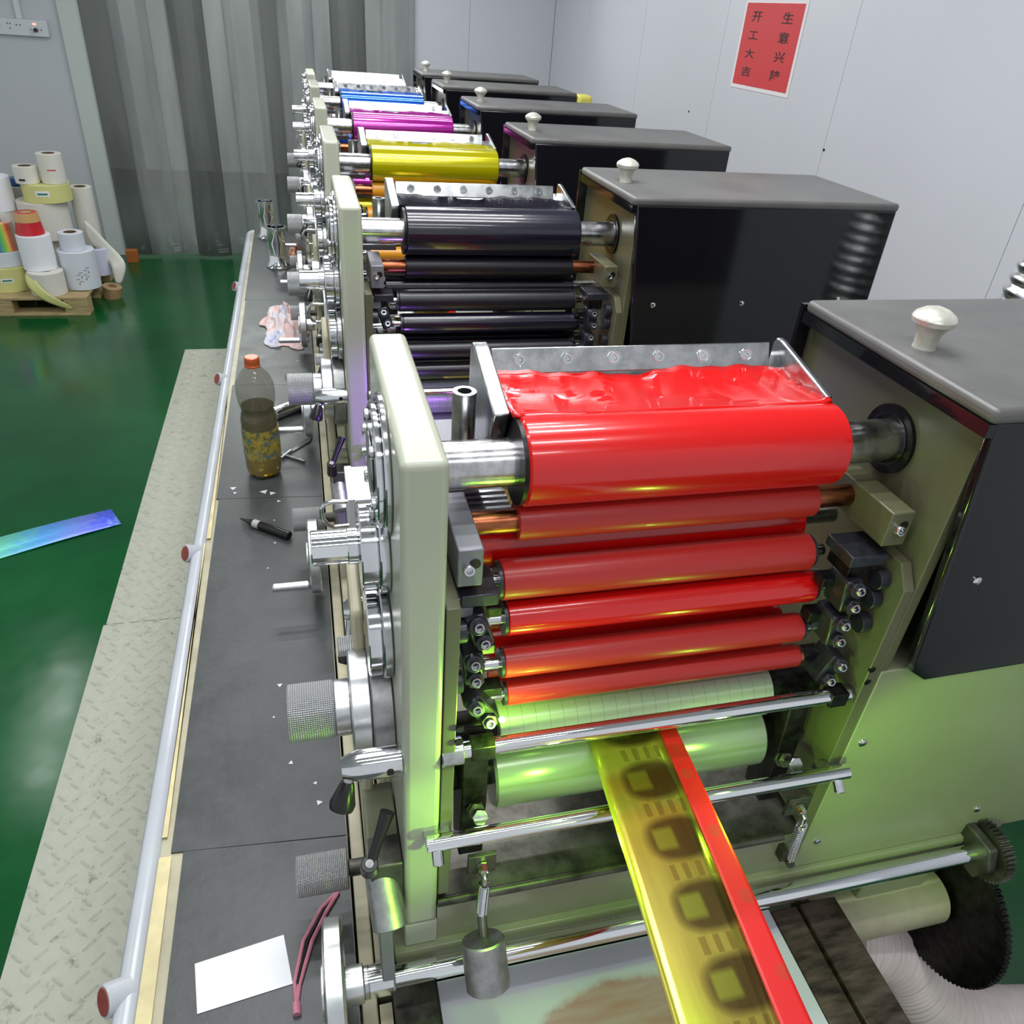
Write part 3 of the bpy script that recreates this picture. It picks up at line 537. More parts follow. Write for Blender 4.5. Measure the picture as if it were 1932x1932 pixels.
# roller clamps with pairs of socket screws
LC = [((0.1335, 1.206), (0.1405, 1.184)), ((0.1320, 1.157), (0.1340, 1.134)), ((0.1370, 1.093), (0.1520, 1.070))]
RCL = [((0.556, 1.198), (0.558, 1.174)), ((0.555, 1.148), (0.557, 1.124)), ((0.574, 1.082), (0.566, 1.060))]
for side, L_ in ((-1, LC), (1, RCL)):
    for (p1, p2) in L_:
        c = Vector(((p1[0] + p2[0]) / 2, 0.560, (p1[1] + p2[1]) / 2)); d = Vector((p2[0] - p1[0], 0, p2[1] - p1[1])); hl = d.length / 2 + 0.0095; d.normalize(); w = d.cross(Vector((0, 1, 0)))
        cl = MB().obox(c, d * hl, Vector((0, 0.017, 0)), w * 0.0105).build('roller_clamp', 'black_oxide', un, bevel=0.003)
        for pp in (p1, p2):
            MB().cyl((pp[0], 0.545, pp[1]), (pp[0], 0.536, pp[1] + 0.003), 0.0092, n=6 if pp is p2 else 20).build('nut', 'black_oxide', cl, bevel=0.0008)
            bolt_facing(cl, (pp[0], 0.537, pp[1] + 0.002), (0, -1, 0.5), 0.0054, 'steel', 0.006)
        s_ = -side
        MB().obox(c + Vector((s_ * 0.014, 0.012, 0.006)), (0.012, 0, 0), (0, 0.009, 0), (0, 0, 0.006)).build('clamp_jaw', 'dark_steel', cl, bevel=0.001)
for (a, z) in ((0.118, 1.196), (0.116, 1.128), (0.588, 1.205), (0.588, 1.178), (0.588, 1.142)):
    MB().cyl((a - 0.006, 0.548, z), (a + 0.006, 0.548, z), 0.0125, n=24, ch=0.001).build('eccentric_stud', 'black_oxide', un)
for p in ((0.1155, 1.092), (0.1150, 1.073), (0.5995, 1.075), (0.5985, 1.095)):
    MB().cyl((p[0], 0.5178, p[1]), (p[0], 0.5155, p[1]), 0.0042, n=14).build('screw_hole', 'black_plastic', un)
# lamp bead at the end of the plate cylinder
MB().lathe((0.1600, 0.522, 1.092), (0, -1, 0.3), [(0, 0.0032), (0.002, 0.0030), (0.0032, 0.0012)], 12).build('lamp_bead', 'led_green', un)
# impression arms with hex bolts, springs
for (x0, x1, bx) in ((0.128, 0.158, 0.1445), (0.540, 0.568, 0.548)):
    arm = MB().prism(0, [(0.545, 0.830), (0.585, 0.830), (0.60, 0.94), (0.575, 1.025), (0.552, 1.02), (0.545, 0.93)], x0, x1).build('impression_arm', 'dark_steel', un, bevel=0.002)
    up = Vector((0, -0.80, 0.60)); b0 = Vector((bx, 0.545, 0.918))
    MB().cyl(b0, b0 + up * 0.006, 0.0115, n=6).build('nut', 'worn_steel', arm, bevel=0.001)
    MB().cyl(b0 + up * 0.008, b0 + up * 0.014, 0.0105, n=6).build('nut', 'worn_steel', arm, bevel=0.001)
    MB().cyl(b0 + up * 0.014, b0 + up * 0.030, 0.0065, n=20).build('stud', 'steel', arm)
    MB().cyl(b0 + up * 0.028, b0 + up * 0.035, 0.0098, n=6).build('hex_head', 'steel', arm, bevel=0.001)
def spring(a, b, turns, r, wr_, parent, name='spring'):
    a = Vector(a); b = Vector(b); d = (b - a); u = d.orthogonal().normalized(); w = d.normalized().cross(u); n = turns * 10; pts = []
    for i in range(n + 1):
        t = i / n; an_ = 2 * PI * turns * t; pts.append(a + d * t + (u * math.cos(an_) + w * math.sin(an_)) * r)
    return MB().tube(pts, wr_, 5).build(name, 'bright_steel', parent)
def spring_set(x_, y_, zt, xb, yb, zb):
    an_ = MB().box(x_ - 0.017, x_ + 0.017, y_ + 0.006, y_ + 0.012, zt - 0.018, zt + 0.016).build('spring_anchor', 'worn_steel', un, bevel=0.0008)
    MB().cyl((x_, y_ + 0.006, zt), (x_, y_ - 0.004, zt - 0.002), 0.0062, n=6).build('nut', 'bright_steel', an_); MB().tube([(x_, y_ + .004, zt), (x_, y_ - 0.010, zt - 0.004), (x_, y_ - 0.010, zt - 0.016)], 0.0035, 10).build('eye_bolt', 'bright_steel', an_)
    sp_ = spring((x_, y_ - 0.010, zt - 0.014), (xb, yb, zb), 20, 0.0058, 0.0014, an_)
    return an_
spring_set(0.1505, 0.510, 0.850, 0.1478, 0.492, 0.790)
kb = MB().cyl((0.1478, 0.489, 0.786), (0.1465, 0.466, 0.772), 0.0058, n=16).build('tension_stem', 'worn_steel', un)
p0 = Vector((0.1440, 0.466, 0.780)); p1 = Vector((0.1465, 0.432, 0.734))
MB().cyl(p0, p1, 0.0262, n=40, ch=0.002).build('tension_knob', 'cast_metal', un, bevel=0)
spring_set(0.578, 0.510, 0.850, 0.5925, 0.508, 0.742)
MB().cyl((0.5925, 0.519, 0.735), (0.5925, 0.500, 0.735), 0.006, n=6).build('spring_stud', 'worn_steel', un); MB().box(0.575, 0.583, 0.505, 0.519, 0.742, 0.764).build('spring_stop', 'worn_steel', un)
# ------------- operator side
def disc(name, x0, x1, y, z, r, mat, parent=None, ch=0.0015, n=48): return rod(name, x0, x1, y, z, r, mat, parent, ch, n)
fa = disc('bearing_flange', 0.0515, 0.0575, 0.635, 1.336, 0.068, 'bright_steel'); disc('flange_step', 0.0450, 0.0512, 0.635, 1.336, 0.060, 'bright_steel', fa); disc('flange_cap', 0.0425, 0.0448, 0.64, 1.336, 0.030, 'cast_metal', fa)
for q in range(6):
    an_ = 2 * PI * q / 6 + 0.3; MB().cyl((0.045, 0.635 + 0.048 * math.cos(an_), 1.336 + 0.048 * math.sin(an_)), (0.040, 0.635 + 0.048 * math.cos(an_), 1.336 + 0.048 * math.sin(an_)), 0.006, n=16, ch=0.001).build('flange_bolt', 'steel', fa)
dg = MB().gear((0.044, 0.665, 1.262), (1, 0, 0), 0.0, 0, 1, 0) if False else None
fb = disc('crank_flange', 0.0475, 0.0575, 0.640, 1.240, 0.050, 'bright_steel'); disc('flange_step', 0.030, 0.0472, 0.640, 1.240, 0.046, 'bright_steel', fb)
disc('crank_spindle', -0.017, 0.0298, 0.645, 1.238, 0.0180, 'chrome', fb); disc('spindle_collar', 0.018, 0.0302, 0.645, 1.238, 0.0190, 'bright_steel', fb)
fc = disc('lower_flange', 0.0475, 0.0575, 0.630, 1.135, 0.052, 'steel'); disc('flange_step', 0.033, 0.0472, 0.630, 1.135, 0.048, 'bright_steel', fc)
ka = disc('adjusting_disc', 0.034, 0.0575, 0.650, 1.008, 0.078, 'cast_metal'); disc('disc_step', 0.012, 0.0335, 0.645, 1.009, 0.064, 'aluminium', ka)
disc('disc_collar', -0.006, 0.0118, 0.643, 1.010, 0.0325, 'aluminium', ka); disc('knurled_knob', -0.058, -0.0062, 0.643, 1.010, 0.0330, 'knurled', ka, n=64)
disc('small_knob', 0.002, 0.0335, 0.700, 1.052, 0.0120, 'knurled')
def cone_handle(p, L, r, lever_dir, grip_len, lev_len, name='clamp_handle'):
    x1 = 0.0575; x0 = p[0]
    hb = MB().lathe((x1, p[1], p[2]), (-1, 0, 0), [(0, r), (x1 - x0 - 0.016, r), (x1 - x0, r * 0.66), (x1 - x0, 0.002)], 32).build(name, 'bright_steel', un, org=p)
    d = Vector(lever_dir).normalized(); a = Vector((x0 + 0.010, p[1], p[2])); b = a + d * lev_len
    lv = MB().cyl(a, b, 0.0062, 0.0055, n=18).build('lever', 'steel', hb)
    MB().lathe(b - d * 0.004, d, [(0, 0.006), (0.004, 0.0078), (grip_len * 0.75, 0.0135), (grip_len * 0.93, 0.0125), (grip_len, 0.006)], 26).build('grip', 'black_plastic', lv)
    return hb
h1 = cone_handle((-0.003, 0.530, 1.043), 0, 0.0160, (-0.25, -0.35, -0.75), 0.032, 0.020)
MB().cyl((0.045, 0.5143, 1.045), (0.045, 0.5133, 1.045), 0.004, n=14).build('set_hole', 'black_plastic', h1)
cone_handle((0.013, 0.770, 1.048), 0, 0.0165, (-0.12, -0.45, -0.80), 0.034, 0.040)
kb_ = disc('knurled_knob', -0.075, -0.005, 0.650, 0.6795, 0.0270, 'knurled', n=56); disc('knob_spindle', -0.005, 0.0575, 0.650, 0.6795, 0.0115, 'worn_steel', kb_)
# control box with U handle
cb = MB().box(0.033, 0.0755, 0.975, 1.075, 0.985, 1.083).build('control_box', 'grey_enamel', un, bevel=0.0015)
MB().box(0.0332, 0.0440, 0.9745, 1.0755, 1.0832, 1.0842).build('box_lid_strip', 'grey_enamel', cb)
for q in range(6): MB().box(0.049, 0.064, 0.9738, 0.9752, 1.035 + q * 0.0055, 1.0368 + q * 0.0055).build('vent_slot', 'bright_steel', cb, smooth=False)
MB().tube([(0.0335, 0.98, 1.078), (0.012, 0.98, 1.080), (-0.001, 0.98, 1.076), (-0.006, 0.98, 1.068), (-0.005, 0.98, 1.052), (0.002, 0.98, 1.040), (0.012, 0.98, 1.035), (0.0335, 0.98, 1.036)], 0.0035, 12).build('handle', 'bright_steel', cb)
MB().box(0.040, 0.0575, 0.812, 0.975, 1.00, 1.03).build('box_bracket', 'cast_metal', un)
MB().box(0.034, 0.0575, 0.70, 0.79, 1.12, 1.20).build('limit_plate', 'grey_plate', un, bevel=0.001)
bk = MB().prism(0, [(0.62, 0.69), (0.80, 0.69), (0.80, 1.11), (0.76, 1.12), (0.70, 1.10), (0.66, 1.00), (0.63, 0.86)], 0.020, 0.034).build('side_bracket', 'cream_paint', un, bevel=0.004)
# lower clamp: block, knob facing forward, black lever, cover plate
MB().box(0.020, 0.0565, 0.560, 0.64, 0.70, 0.868).build('clamp_cover', 'panel_paint', un, bevel=0.002)
cb2 = MB().box(0.020, 0.0575, 0.520, 0.560, 0.80, 0.875).build('clamp_block', 'worn_steel', un, bevel=0.002)
kd = Vector((0.10, -0.72, -0.68)).normalized(); kp = Vector((0.032, 0.535, 0.842))
MB().cyl(kp, kp + kd * 0.062, 0.0185, 0.0205, n=36, ch=0.0015).build('turn_knob', 'cast_metal', cb2)
lh = Vector((0.019, 0.515, 0.889)); 
lv = MB().cyl(lh + Vector((0, 0.006, -0.016)), lh + Vector((0, -0.008, 0.016)), 0.0105, 0.0095, n=24, ch=0.001).build('clamp_lever', 'black_plastic', cb2)
MB().tube([lh + Vector((0, -0.006, 0.008)), lh + Vector((0.010, 0.006, 0.030)), lh + Vector((0.024, 0.024, 0.058))], 0.005, 12, [0.006, 0.0055, 0.0085]).build('lever_arm', 'black_plastic', lv)
MB().cyl(lh + Vector((0, -0.008, 0.016)), lh + Vector((0, -0.0092, 0.0185)), 0.0045, n=14).build('lever_screw', 'steel', lv)
# drive shaft with handwheel, link and gears
sh = rod('drive_shaft', -0.016, 0.925, 0.488, 0.690, 0.0130, 'chrome', ch=0.001)
hw = MB().lathe((-0.0415, 0.488, 0.690), (1, 0, 0), [(0, 0.074), (0.003, 0.080), (0.021, 0.080), (0.024, 0.076), (0.024, 0.0675), (0.018, 0.064), (0.014, 0.03), (0.0, 0.03), (0.0, 0.064)], 56, closed=True).build('handwheel', 'aluminium', sh)
rod('wheel_hub', -0.046, -0.018, 0.488, 0.690, 0.0315, 'aluminium', sh); rod('hub_collar', -0.018, 0.004, 0.488, 0.690, 0.022, 'aluminium', sh); rod('hub_collar', 0.004, 0.010, 0.488, 0.690, 0.019, 'steel', sh)
rod('crank_grip', -0.120, -0.044, 0.440, 0.650, 0.0095, 'aluminium', sh, ch=0.003)
rod('shaft_clamp', 0.010, 0.040, 0.488, 0.690, 0.0190, 'bright_steel', sh)
MB().prism(0, [(0.470, 0.690), (0.488, 0.671), (0.507, 0.690), (0.532, 0.79), (0.517, 0.795)], 0.026, 0.042).build('link_arm', 'grey_plate', sh, bevel=0.002)
sg = MB().gear((0.925, 0.488, 0.690), (1, 0, 0), 0.046, 0.016, 40, 0.005).build('small_gear', 'worn_steel', sh, smooth=False)
MB().prism(0, [(0.455, 0.69), (0.468, 0.657), (0.508, 0.657), (0.520, 0.69), (0.520, 0.724), (0.468, 0.724)], 0.905, 0.922).build('shaft_bearing', 'worn_steel', sh, bevel=0.003)
bgx = MB().gear((0.945, 0.523, 0.514), (1, 0, 0), 0.1415, 0.010, 96, 0.0035).build('large_gear', 'dark_steel', sh, smooth=False)
rod('gear_sleeve', 0.70, 0.938, 0.523, 0.514, 0.0440, 'cream_paint', sh, ch=0.002)
MB().box(0.775, 0.90, 0.520, 0.60, 0.545, 0.640).build('sleeve_mount', 'panel_paint', sh, bevel=0.003)

# only the first unit of the row shows the sleeve and big gear in the photo; copies keep them all
UNIT_PARTS = list(un.children_recursive)
OFF = [0, 0.895, 1.62, 2.33, 3.03, 3.64]
INKS = ['red', 'black', 'yellow', 'magenta', 'blue', 'white']
LABS = ['', 'printing unit with black ink rollers, second from the camera', 'printing unit with bright yellow ink roller, third from the camera',
        'printing unit with magenta ink roller, between the yellow and blue ones', 'printing unit with blue ink roller, fifth from the camera', 'farthest printing unit, roller glaring white under the lamp']
def copy_tree(o, parent, colr, skip=()):
    c = o.copy(); COL.objects.link(c); c.parent = parent
    if o.type == 'MESH':
        nm = o.data.materials[0].name
        if nm.endswith('_red') and nm.startswith('ink_'):
            c.material_slots[0].link = 'OBJECT'; c.material_slots[0].material = M[nm[:-3] + colr]
    for ch in o.children:
        if ch.name.split('.')[0] in skip: continue
        copy_tree(ch, c, colr, skip)
    return c
for q in range(1, 6):
    c = copy_tree(un, None, INKS[q], ('large_gear', 'gear_sleeve', 'sleeve_mount', 'lamp_bead')); c.location = UO + Vector((0, OFF[q], 0)); c['label'] = LABS[q]

# ================================================================ WEB through all units
we = thing('printed_web', 'printed gold foil web with a red edge strip running out of the nearest unit', 'foil web', (0.36, 0.58, 0.9712))
def ribbon(name, mat, xa0, xb0, xa1, xb1, zo, org):
    # xa0..xb0 at y=4.4 and 0.58 ; xa1..xb1 at y=0.25
    st_ = [(4.6, xa0, xb0, 0.9712), (0.60, xa0, xb0, 0.9712), (0.40, (xa0 * .45 + xa1 * .55), (xb0 * .45 + xb1 * .55), 0.966), (0.25, xa1, xb1, 0.9585), (-0.15, xa1 - 0.036, xb1 - 0.030, 0.975)]
    vs = []; fs = []
    N = 8
    for (y, a, b, z) in st_:
        for i in range(N + 1):
            u = i / N; vs.append((a + (b - a) * u, y, z + zo))
    for j in range(len(st_) - 1):
        for i in range(N): a = j * (N + 1) + i; fs.append((a, a + 1, a + N + 2, a + N + 1))
    o = MB().add(vs, fs).build(name, mat, we, org=org); s_ = o.modifiers.new('thickness', 'SOLIDIFY'); s_.thickness = 0.0005; return o
ribbon('foil_strip', 'web_gold', 0.290, 0.382, 0.266, 0.362, 0, (0.335, 0.25, 0.96))
tag(ribbon('red_strip', 'web_red', 0.3822, 0.404, 0.3622, 0.392, 0.0003, (0.388, 0.25, 0.96)), 'red printed edge strip')

# ================================================================ things around the bed
rl = thing('rail_frame', 'brown oily double steel rail leading towards the camera below the web', 'rail', (0.66, 0.2, 0.0))
MB().box(0.604, 0.648, -0.30, 0.510, 0.56, 0.600).build('rail', 'rust_brown', rl, bevel=0.002)
MB().box(0.652, 0.713, -0.30, 0.510, 0.56, 0.604).build('rail', 'rust_brown', rl, bevel=0.002)
MB().box(0.608, 0.708, -0.25, -0.15, 0.0, 0.56).build('rail_leg', 'cream_paint', rl)
MB().box(0.608, 0.708, 0.40, 0.49, 0.0, 0.56).build('rail_leg', 'cream_paint', rl)
wt = thing('drip_sheet', 'white plastic drip sheet smeared with pink ink in front of the press', 'sheet', (0.33, 0.15, 0.0))
MB().box(0.100, 0.602, -0.30, 0.513, 0.588, 0.600).build('sheet', 'stained_sheet', wt, org=(0.27, 0.28, 0.600))
MB().box(0.14, 0.56, -0.20, 0.46, 0.0, 0.588).build('support_box', 'cream_paint', wt)
mr = thing('front_support', 'worn brown steel support bar under the handwheel shaft', 'bar', (0.06, 0.2, 0.0))
MB().box(0.040, 0.098, -0.3, 0.512, 0.56, 0.612).build('bar', 'worn_steel', mr, bevel=0.002); MB().box(0.022, 0.038, -0.3, 0.50, 0.0, 0.60).build('cream_strip', 'cream_paint', mr); MB().box(0.042, 0.096, -0.25, 0.45, 0.0, 0.56).build('support_wall', 'cream_paint', mr)

# ribbed hose
pts = []
ctrl = [Vector(p) for p in ((0.80, 0.535, 0.405), (0.885, 0.530, 0.36), (0.945, 0.515, 0.31), (1.00, 0.47, 0.24), (1.09, 0.44, 0.19), (1.25, 0.42, 0.15), (1.45, 0.42, 0.08))]
def cr(P, t):
    n = len(P) - 1; i = min(int(t * n), n - 1); f = t * n - i; g = lambda k_: P[max(0, min(n, k_))]
    a, b, c, d = g(i - 1), g(i), g(i + 1), g(i + 2); return 0.5 * ((2 * b) + (c - a) * f + (2 * a - 5 * b + 4 * c - d) * f * f + (3 * b - a - 3 * c + d) * f ** 3)
NP = 320; pts = [cr(ctrl, i / NP) for i in range(NP + 1)]; rs = [0.058 + 0.0022 * math.sin(i / NP * 2 * PI * 70) for i in range(NP + 1)]
tag(MB().tube(pts, 0.05, 26, rs).build('ribbed_hose', 'hose_grey', org=(1.0, 0.47, 0.0), ang=60), 'pale grey ribbed suction hose curling over the floor below the gear', 'hose')
NP = 90; pts = [Vector((1.305, 1.14, 0.0 + 1.46 * i / NP)) for i in range(NP + 1)]; rs = [0.078 + 0.006 * math.sin(i / NP * 2 * PI * 45) for i in range(NP + 1)]
NP = 400; pts = [Vector((1.325, 1.14, 1.46 * i / NP)) for i in range(NP + 1)]; rs = [0.072 + 0.007 * abs(math.sin(i / NP * PI * 62)) - (0.03 * max(0, (i / NP - 0.85)) / 0.15) for i in range(NP + 1)]
tag(MB().tube(pts, 0.05, 28, rs).build('foil_duct', 'duct_foil', org=(1.29, 1.14, 0), ang=60), 'shiny crinkled metal duct at the right edge behind the red unit cover', 'duct')
tag(MB().box(1.168, 1.235, 3.52, 3.60, 1.33, 1.428).build('cloth_bag', 'yellow_plastic', org=(1.20, 3.56, 1.33), bevel=0.015, seg=4), 'yellow plastic bag hanging at the end of the blue unit cover', 'bag')

# ================================================================ things on the ledge
# bottle
bo = thing('oil_bottle', 'clear plastic bottle half full of amber oil with orange cap on the ledge', 'bottle', (-0.155, 1.945, TZ))
S_ = 1.0
prof = [(0.004, 0.030), (0.0, 0.036), (0.006, 0.044), (0.02, 0.0475), (0.060, 0.0485), (0.110, 0.0485), (0.150, 0.0480), (0.172, 0.0475), (0.186, 0.0445), (0.196, 0.0420), (0.208, 0.0445), (0.226, 0.0485), (0.250, 0.0500), (0.272, 0.0470), (0.292, 0.0380), (0.308, 0.0260), (0.316, 0.0175), (0.322, 0.0165)]
vs = []
mb = MB(); bx, by = -0.155, 1.945; n = 40; V = []; F = []
for t, r in prof:
    for i in range(n):
        a = 2 * PI * i / n; rr = r; tt = t
        if t < 0.03: rr = r * (1 - 0.05 * (0.5 + 0.5 * math.cos(5 * a))); tt = t + (0.010 * (0.5 + 0.5 * math.cos(5 * a)) if t < 0.02 else 0)
        V.append((bx + rr * math.cos(a), by + rr * math.sin(a), TZ + tt))
for j in range(len(prof) - 1):
    for i in range(n): F.append((j * n + i, j * n + (i + 1) % n, (j + 1) * n + (i + 1) % n, (j + 1) * n + i))
F.append(tuple(reversed(range(n)))); mb.add(V, F).build('shell', 'bottle_plastic', bo, ang=60)
li = [(0.0035 if t < 0.01 else t, r - 0.0022) for t, r in prof[1:11]] 
MB().lathe((bx, by, TZ), (0, 0, 1), [(0.011, 0.030)] + [(t + (0.008 if t < .012 else 0), r) for t, r in li], 40).build('oil', 'oil_liquid', bo)
MB().lathe((bx, by, TZ + 0.062), (0, 0, 1), [(0, 0.0490), (0.085, 0.0488)], 48).build('bottle_label', 'bottle_label', bo)
MB().lathe((bx, by, TZ + 0.316), (0, 0, 1), [(0, 0.0192), (0.004, 0.0198), (0.0055, 0.0188), (0.007, 0.0192), (0.024, 0.0186), (0.026, 0.016)], 40).build('cap', 'orange_cap', bo)
# chrome flared tubes
def cup(x, y, h, r, label):
    t = thing('flared_tube', label, 'metal tube', (x, y, TZ), 'chrome tubes standing on the ledge')
    MB().lathe((x, y, TZ), (0, 0, 1), [(0.0005, r * 1.45), (0.006, r * 1.5), (0.012, r * 1.35), (0.03, r * 1.08), (0.06, r), (h * .62, r), (h * .63, r * 1.03), (h - 0.006, r * 1.04), (h - 0.004, r * 1.28), (h, r * 1.30), (h + .001, r * 0.95), (h - 0.03, r * 0.90), (h * .4, r * 0.9)], 36).build('body', 'chrome', t)
    return t
cup(-0.135, 3.95, 0.190, 0.040, 'nearer flared chrome tube standing on the far end of the ledge')
cup(-0.195, 4.50, 0.190, 0.038, 'farther flared chrome tube standing near the end of the ledge')
# marker
a = Vector((-0.208, 1.703, TZ + 0.0112)); b = Vector((-0.090, 1.610, TZ + 0.0112)); d = (b - a).normalized(); L = (b - a).length
mk = thing('marker_pen', 'black marker pen lying on the rubber mat in front of the bottle', 'marker', (-0.15, 1.655, TZ))
MB().lathe(a + d * 0.03, d, [(0, 0.0075), (0.01, 0.0102), (L - 0.035, 0.0110), (L - 0.03, 0.0100)], 20).build('barrel', 'black_plastic', mk)
MB().lathe(a, d, [(0, 0.002), (0.02, 0.0055), (0.03, 0.0075)], 16).build('tip', 'marker_black', mk)
MB().lathe(a + d * 0.042, d, [(0, 0.0106), (0.018, 0.0108)], 20).build('label_band', 'grey_paper', mk)
# tools behind the bottle
tag(MB().cyl((-0.135, 2.270, TZ + 0.021), (-0.045, 2.345, TZ + 0.021), 0.020, n=32, ch=0.001).build('steel_pipe', 'bright_steel', org=(-0.09, 2.31, TZ)), 'short shiny steel pipe lying behind the bottle', 'pipe')
sc_ = thing('scraper_knife', 'thin bright steel scraper blade lying beside the bottle', 'scraper', (-0.07, 2.08, TZ))
MB().prism(2, [(-0.108, 2.020), (-0.104, 2.030), (-0.045, 2.125), (-0.022, 2.148), (-0.030, 2.112)], TZ + 0.002, TZ + 0.004).build('blade', 'bright_steel', sc_)
MB().tube([(-0.112, 2.012, TZ + 0.006), (-0.085, 2.055, TZ + 0.006)], 0.004, 10).build('tang', 'steel', sc_)
tag(MB().tube([(-0.112, 2.040, TZ + 0.005), (-0.047, 1.985, TZ + 0.005)], 0.0042, 12).build('steel_pin', 'steel', org=(-0.08, 2.01, TZ)), 'small steel pin lying right of the bottle foot', 'pin')
# card
o = MB().prism(2, [(-0.218, 0.612), (-0.101, 0.6285), (-0.089, 0.559), (-0.209, 0.546)], TZ + 0.0006, TZ + 0.0014).build('blank_card', 'white_paper', org=(-0.15, 0.59, TZ), smooth=False); tag(o, 'blank white card lying flat on the black mat in the foreground', 'card')
# pink and black tool
pk = thing('pink_tweezers', 'slim pink and black tweezers lying behind the foreground handwheel', 'tweezers', (-0.05, 0.61, TZ))
MB().tube([(-0.084, 0.528, TZ + 0.004), (-0.080, 0.555, TZ + 0.004), (-0.062, 0.610, TZ + 0.005), (-0.040, 0.650, TZ + 0.005), (-0.022, 0.676, TZ + 0.004)], 0.003, 8).build('arm', 'pink_rubber', pk)
MB().tube([(-0.084, 0.528, TZ + 0.004), (-0.086, 0.560, TZ + 0.004), (-0.074, 0.612, TZ + 0.005), (-0.048, 0.655, TZ + 0.005), (-0.022, 0.678, TZ + 0.004)], 0.0028, 8).build('arm', 'pink_rubber', pk)
MB().tube([(-0.082, 0.555, TZ + 0.003), (-0.067, 0.611, TZ + 0.003), (-0.043, 0.653, TZ + 0.003)], 0.0040, 8).build('inner_strip', 'black_plastic', pk)
MB().tube([(-0.0835, 0.517, TZ + 0.005), (-0.084, 0.532, TZ + 0.005)], 0.0055, 10).build('end_cap', 'pink_rubber', pk)
# rags
def rag(cx, cy, sx_, sy_, h, mat, seed, label):
    from mathutils import noise
    V = []; F = []; N = 46
    for j in range(N + 1):
        for i in range(N + 1):
            u, v = i / N * 2 - 1, j / N * 2 - 1; rr = math.hypot(u, v); m_ = max(abs(u), abs(v)); k_ = (m_ / rr if rr else 1)
            uu, vv = u * k_, v * k_; edge = math.hypot(uu, vv)
            w_ = 1 + 0.35 * noise.noise(Vector((math.atan2(vv, uu) * 1.5, seed, 0)))
            p = Vector((uu * 3.2 + seed, vv * 3.2, seed)); fold = abs(noise.noise(p)) + 0.5 * abs(noise.noise(p * 2.3)) + 0.25 * abs(noise.noise(p * 5))
            z = h * max(0, 1 - edge ** 2.2) * (0.25 + 1.5 * fold) + 0.003
            V.append((cx + uu * sx_ * w_ + 0.01 * noise.noise(p * 2), cy + vv * sy_ * w_, TZ + z))
    for j in range(N):
        for i in range(N): a = j * (N + 1) + i; F.append((a, a + 1, a + N + 2, a + N + 1))
    o = MB().add(V, F).build('wiping_rag', mat, org=(cx, cy, TZ), ang=70); so = o.modifiers.new('thickness', 'SOLIDIFY'); so.thickness = 0.002; tag(o, label, 'rag', 'crumpled rags on the ledge')
rag(-0.100, 3.12, 0.092, 0.26, 0.045, 'rag_cloth', 3.3, 'large crumpled white and pink rag with red ink stains on the ledge')
rag(-0.055, 4.16, 0.030, 0.15, 0.045, 'rag_orange', 8.1, 'small orange stained rag behind the chrome tubes')
# loose flakes
mb = MB()
for (fx, fy, s__) in [(-0.156, 1.842, .012), (-0.135, 1.832, .010), (-0.118, 1.79, .006), (-0.236, 1.87, .010), (-0.230, 1.845, .006), (-0.128, 1.70, .003), (-0.125, 1.60, .004), (-0.105, 1.42, .003), (-0.14, 1.50, .003), (-0.11, 1.12, .006), (-0.06, 1.10, .003), (-0.09, 0.93, .005), (-0.05, 0.88, .004), (-0.20, 2.45, .004), (-0.06, 2.75, .005), (-0.12, 1.04, .003), (-0.045, 0.84, .006)]:
    a0 = random.random() * 3; mb.prism(2, [(fx + s__ * math.cos(a0 + q) * (1.0 if q % 2 else .5), fy + s__ * math.sin(a0 + q) * (1.0 if q % 2 else .5)) for q in range(6)], TZ + 0.0003, TZ + 0.001)
tag(mb.build('paint_flakes', 'paint_flake', org=(-0.15, 1.84, TZ), smooth=False), 'scattered pale paint flakes on the black rubber mat', 'flakes', kind='stuff')

# ================================================================ foil strip on the floor
V = []; F = []; A0 = Vector((-0.742, 2.625, 0)); A1 = Vector((-0.795, 2.734, 0)); D_ = (Vector((-1.100, 2.460, 0)) - A0).normalized(); D2 = (Vector((-1.136, 2.594, 0)) - A1).normalized()
for i in range(31):
    t = i / 30 * 1.2
    for (A, dd) in ((A0, D_), (A1, D2)):
        p = A + dd * t; V.append((p.x, p.y, 0.004 + 0.003 * math.sin(t * 9)))
for i in range(30): F.append((2 * i, 2 * i + 1, 2 * i + 3, 2 * i + 2))
o = MB().add(V, F).build('foil_strip_offcut', 'iridescent_foil', org=(-0.77, 2.68, 0)); so = o.modifiers.new('thickness', 'SOLIDIFY'); so.thickness = 0.0006
tag(o, 'holographic foil strip in rainbow blues lying on the green floor', 'foil strip')

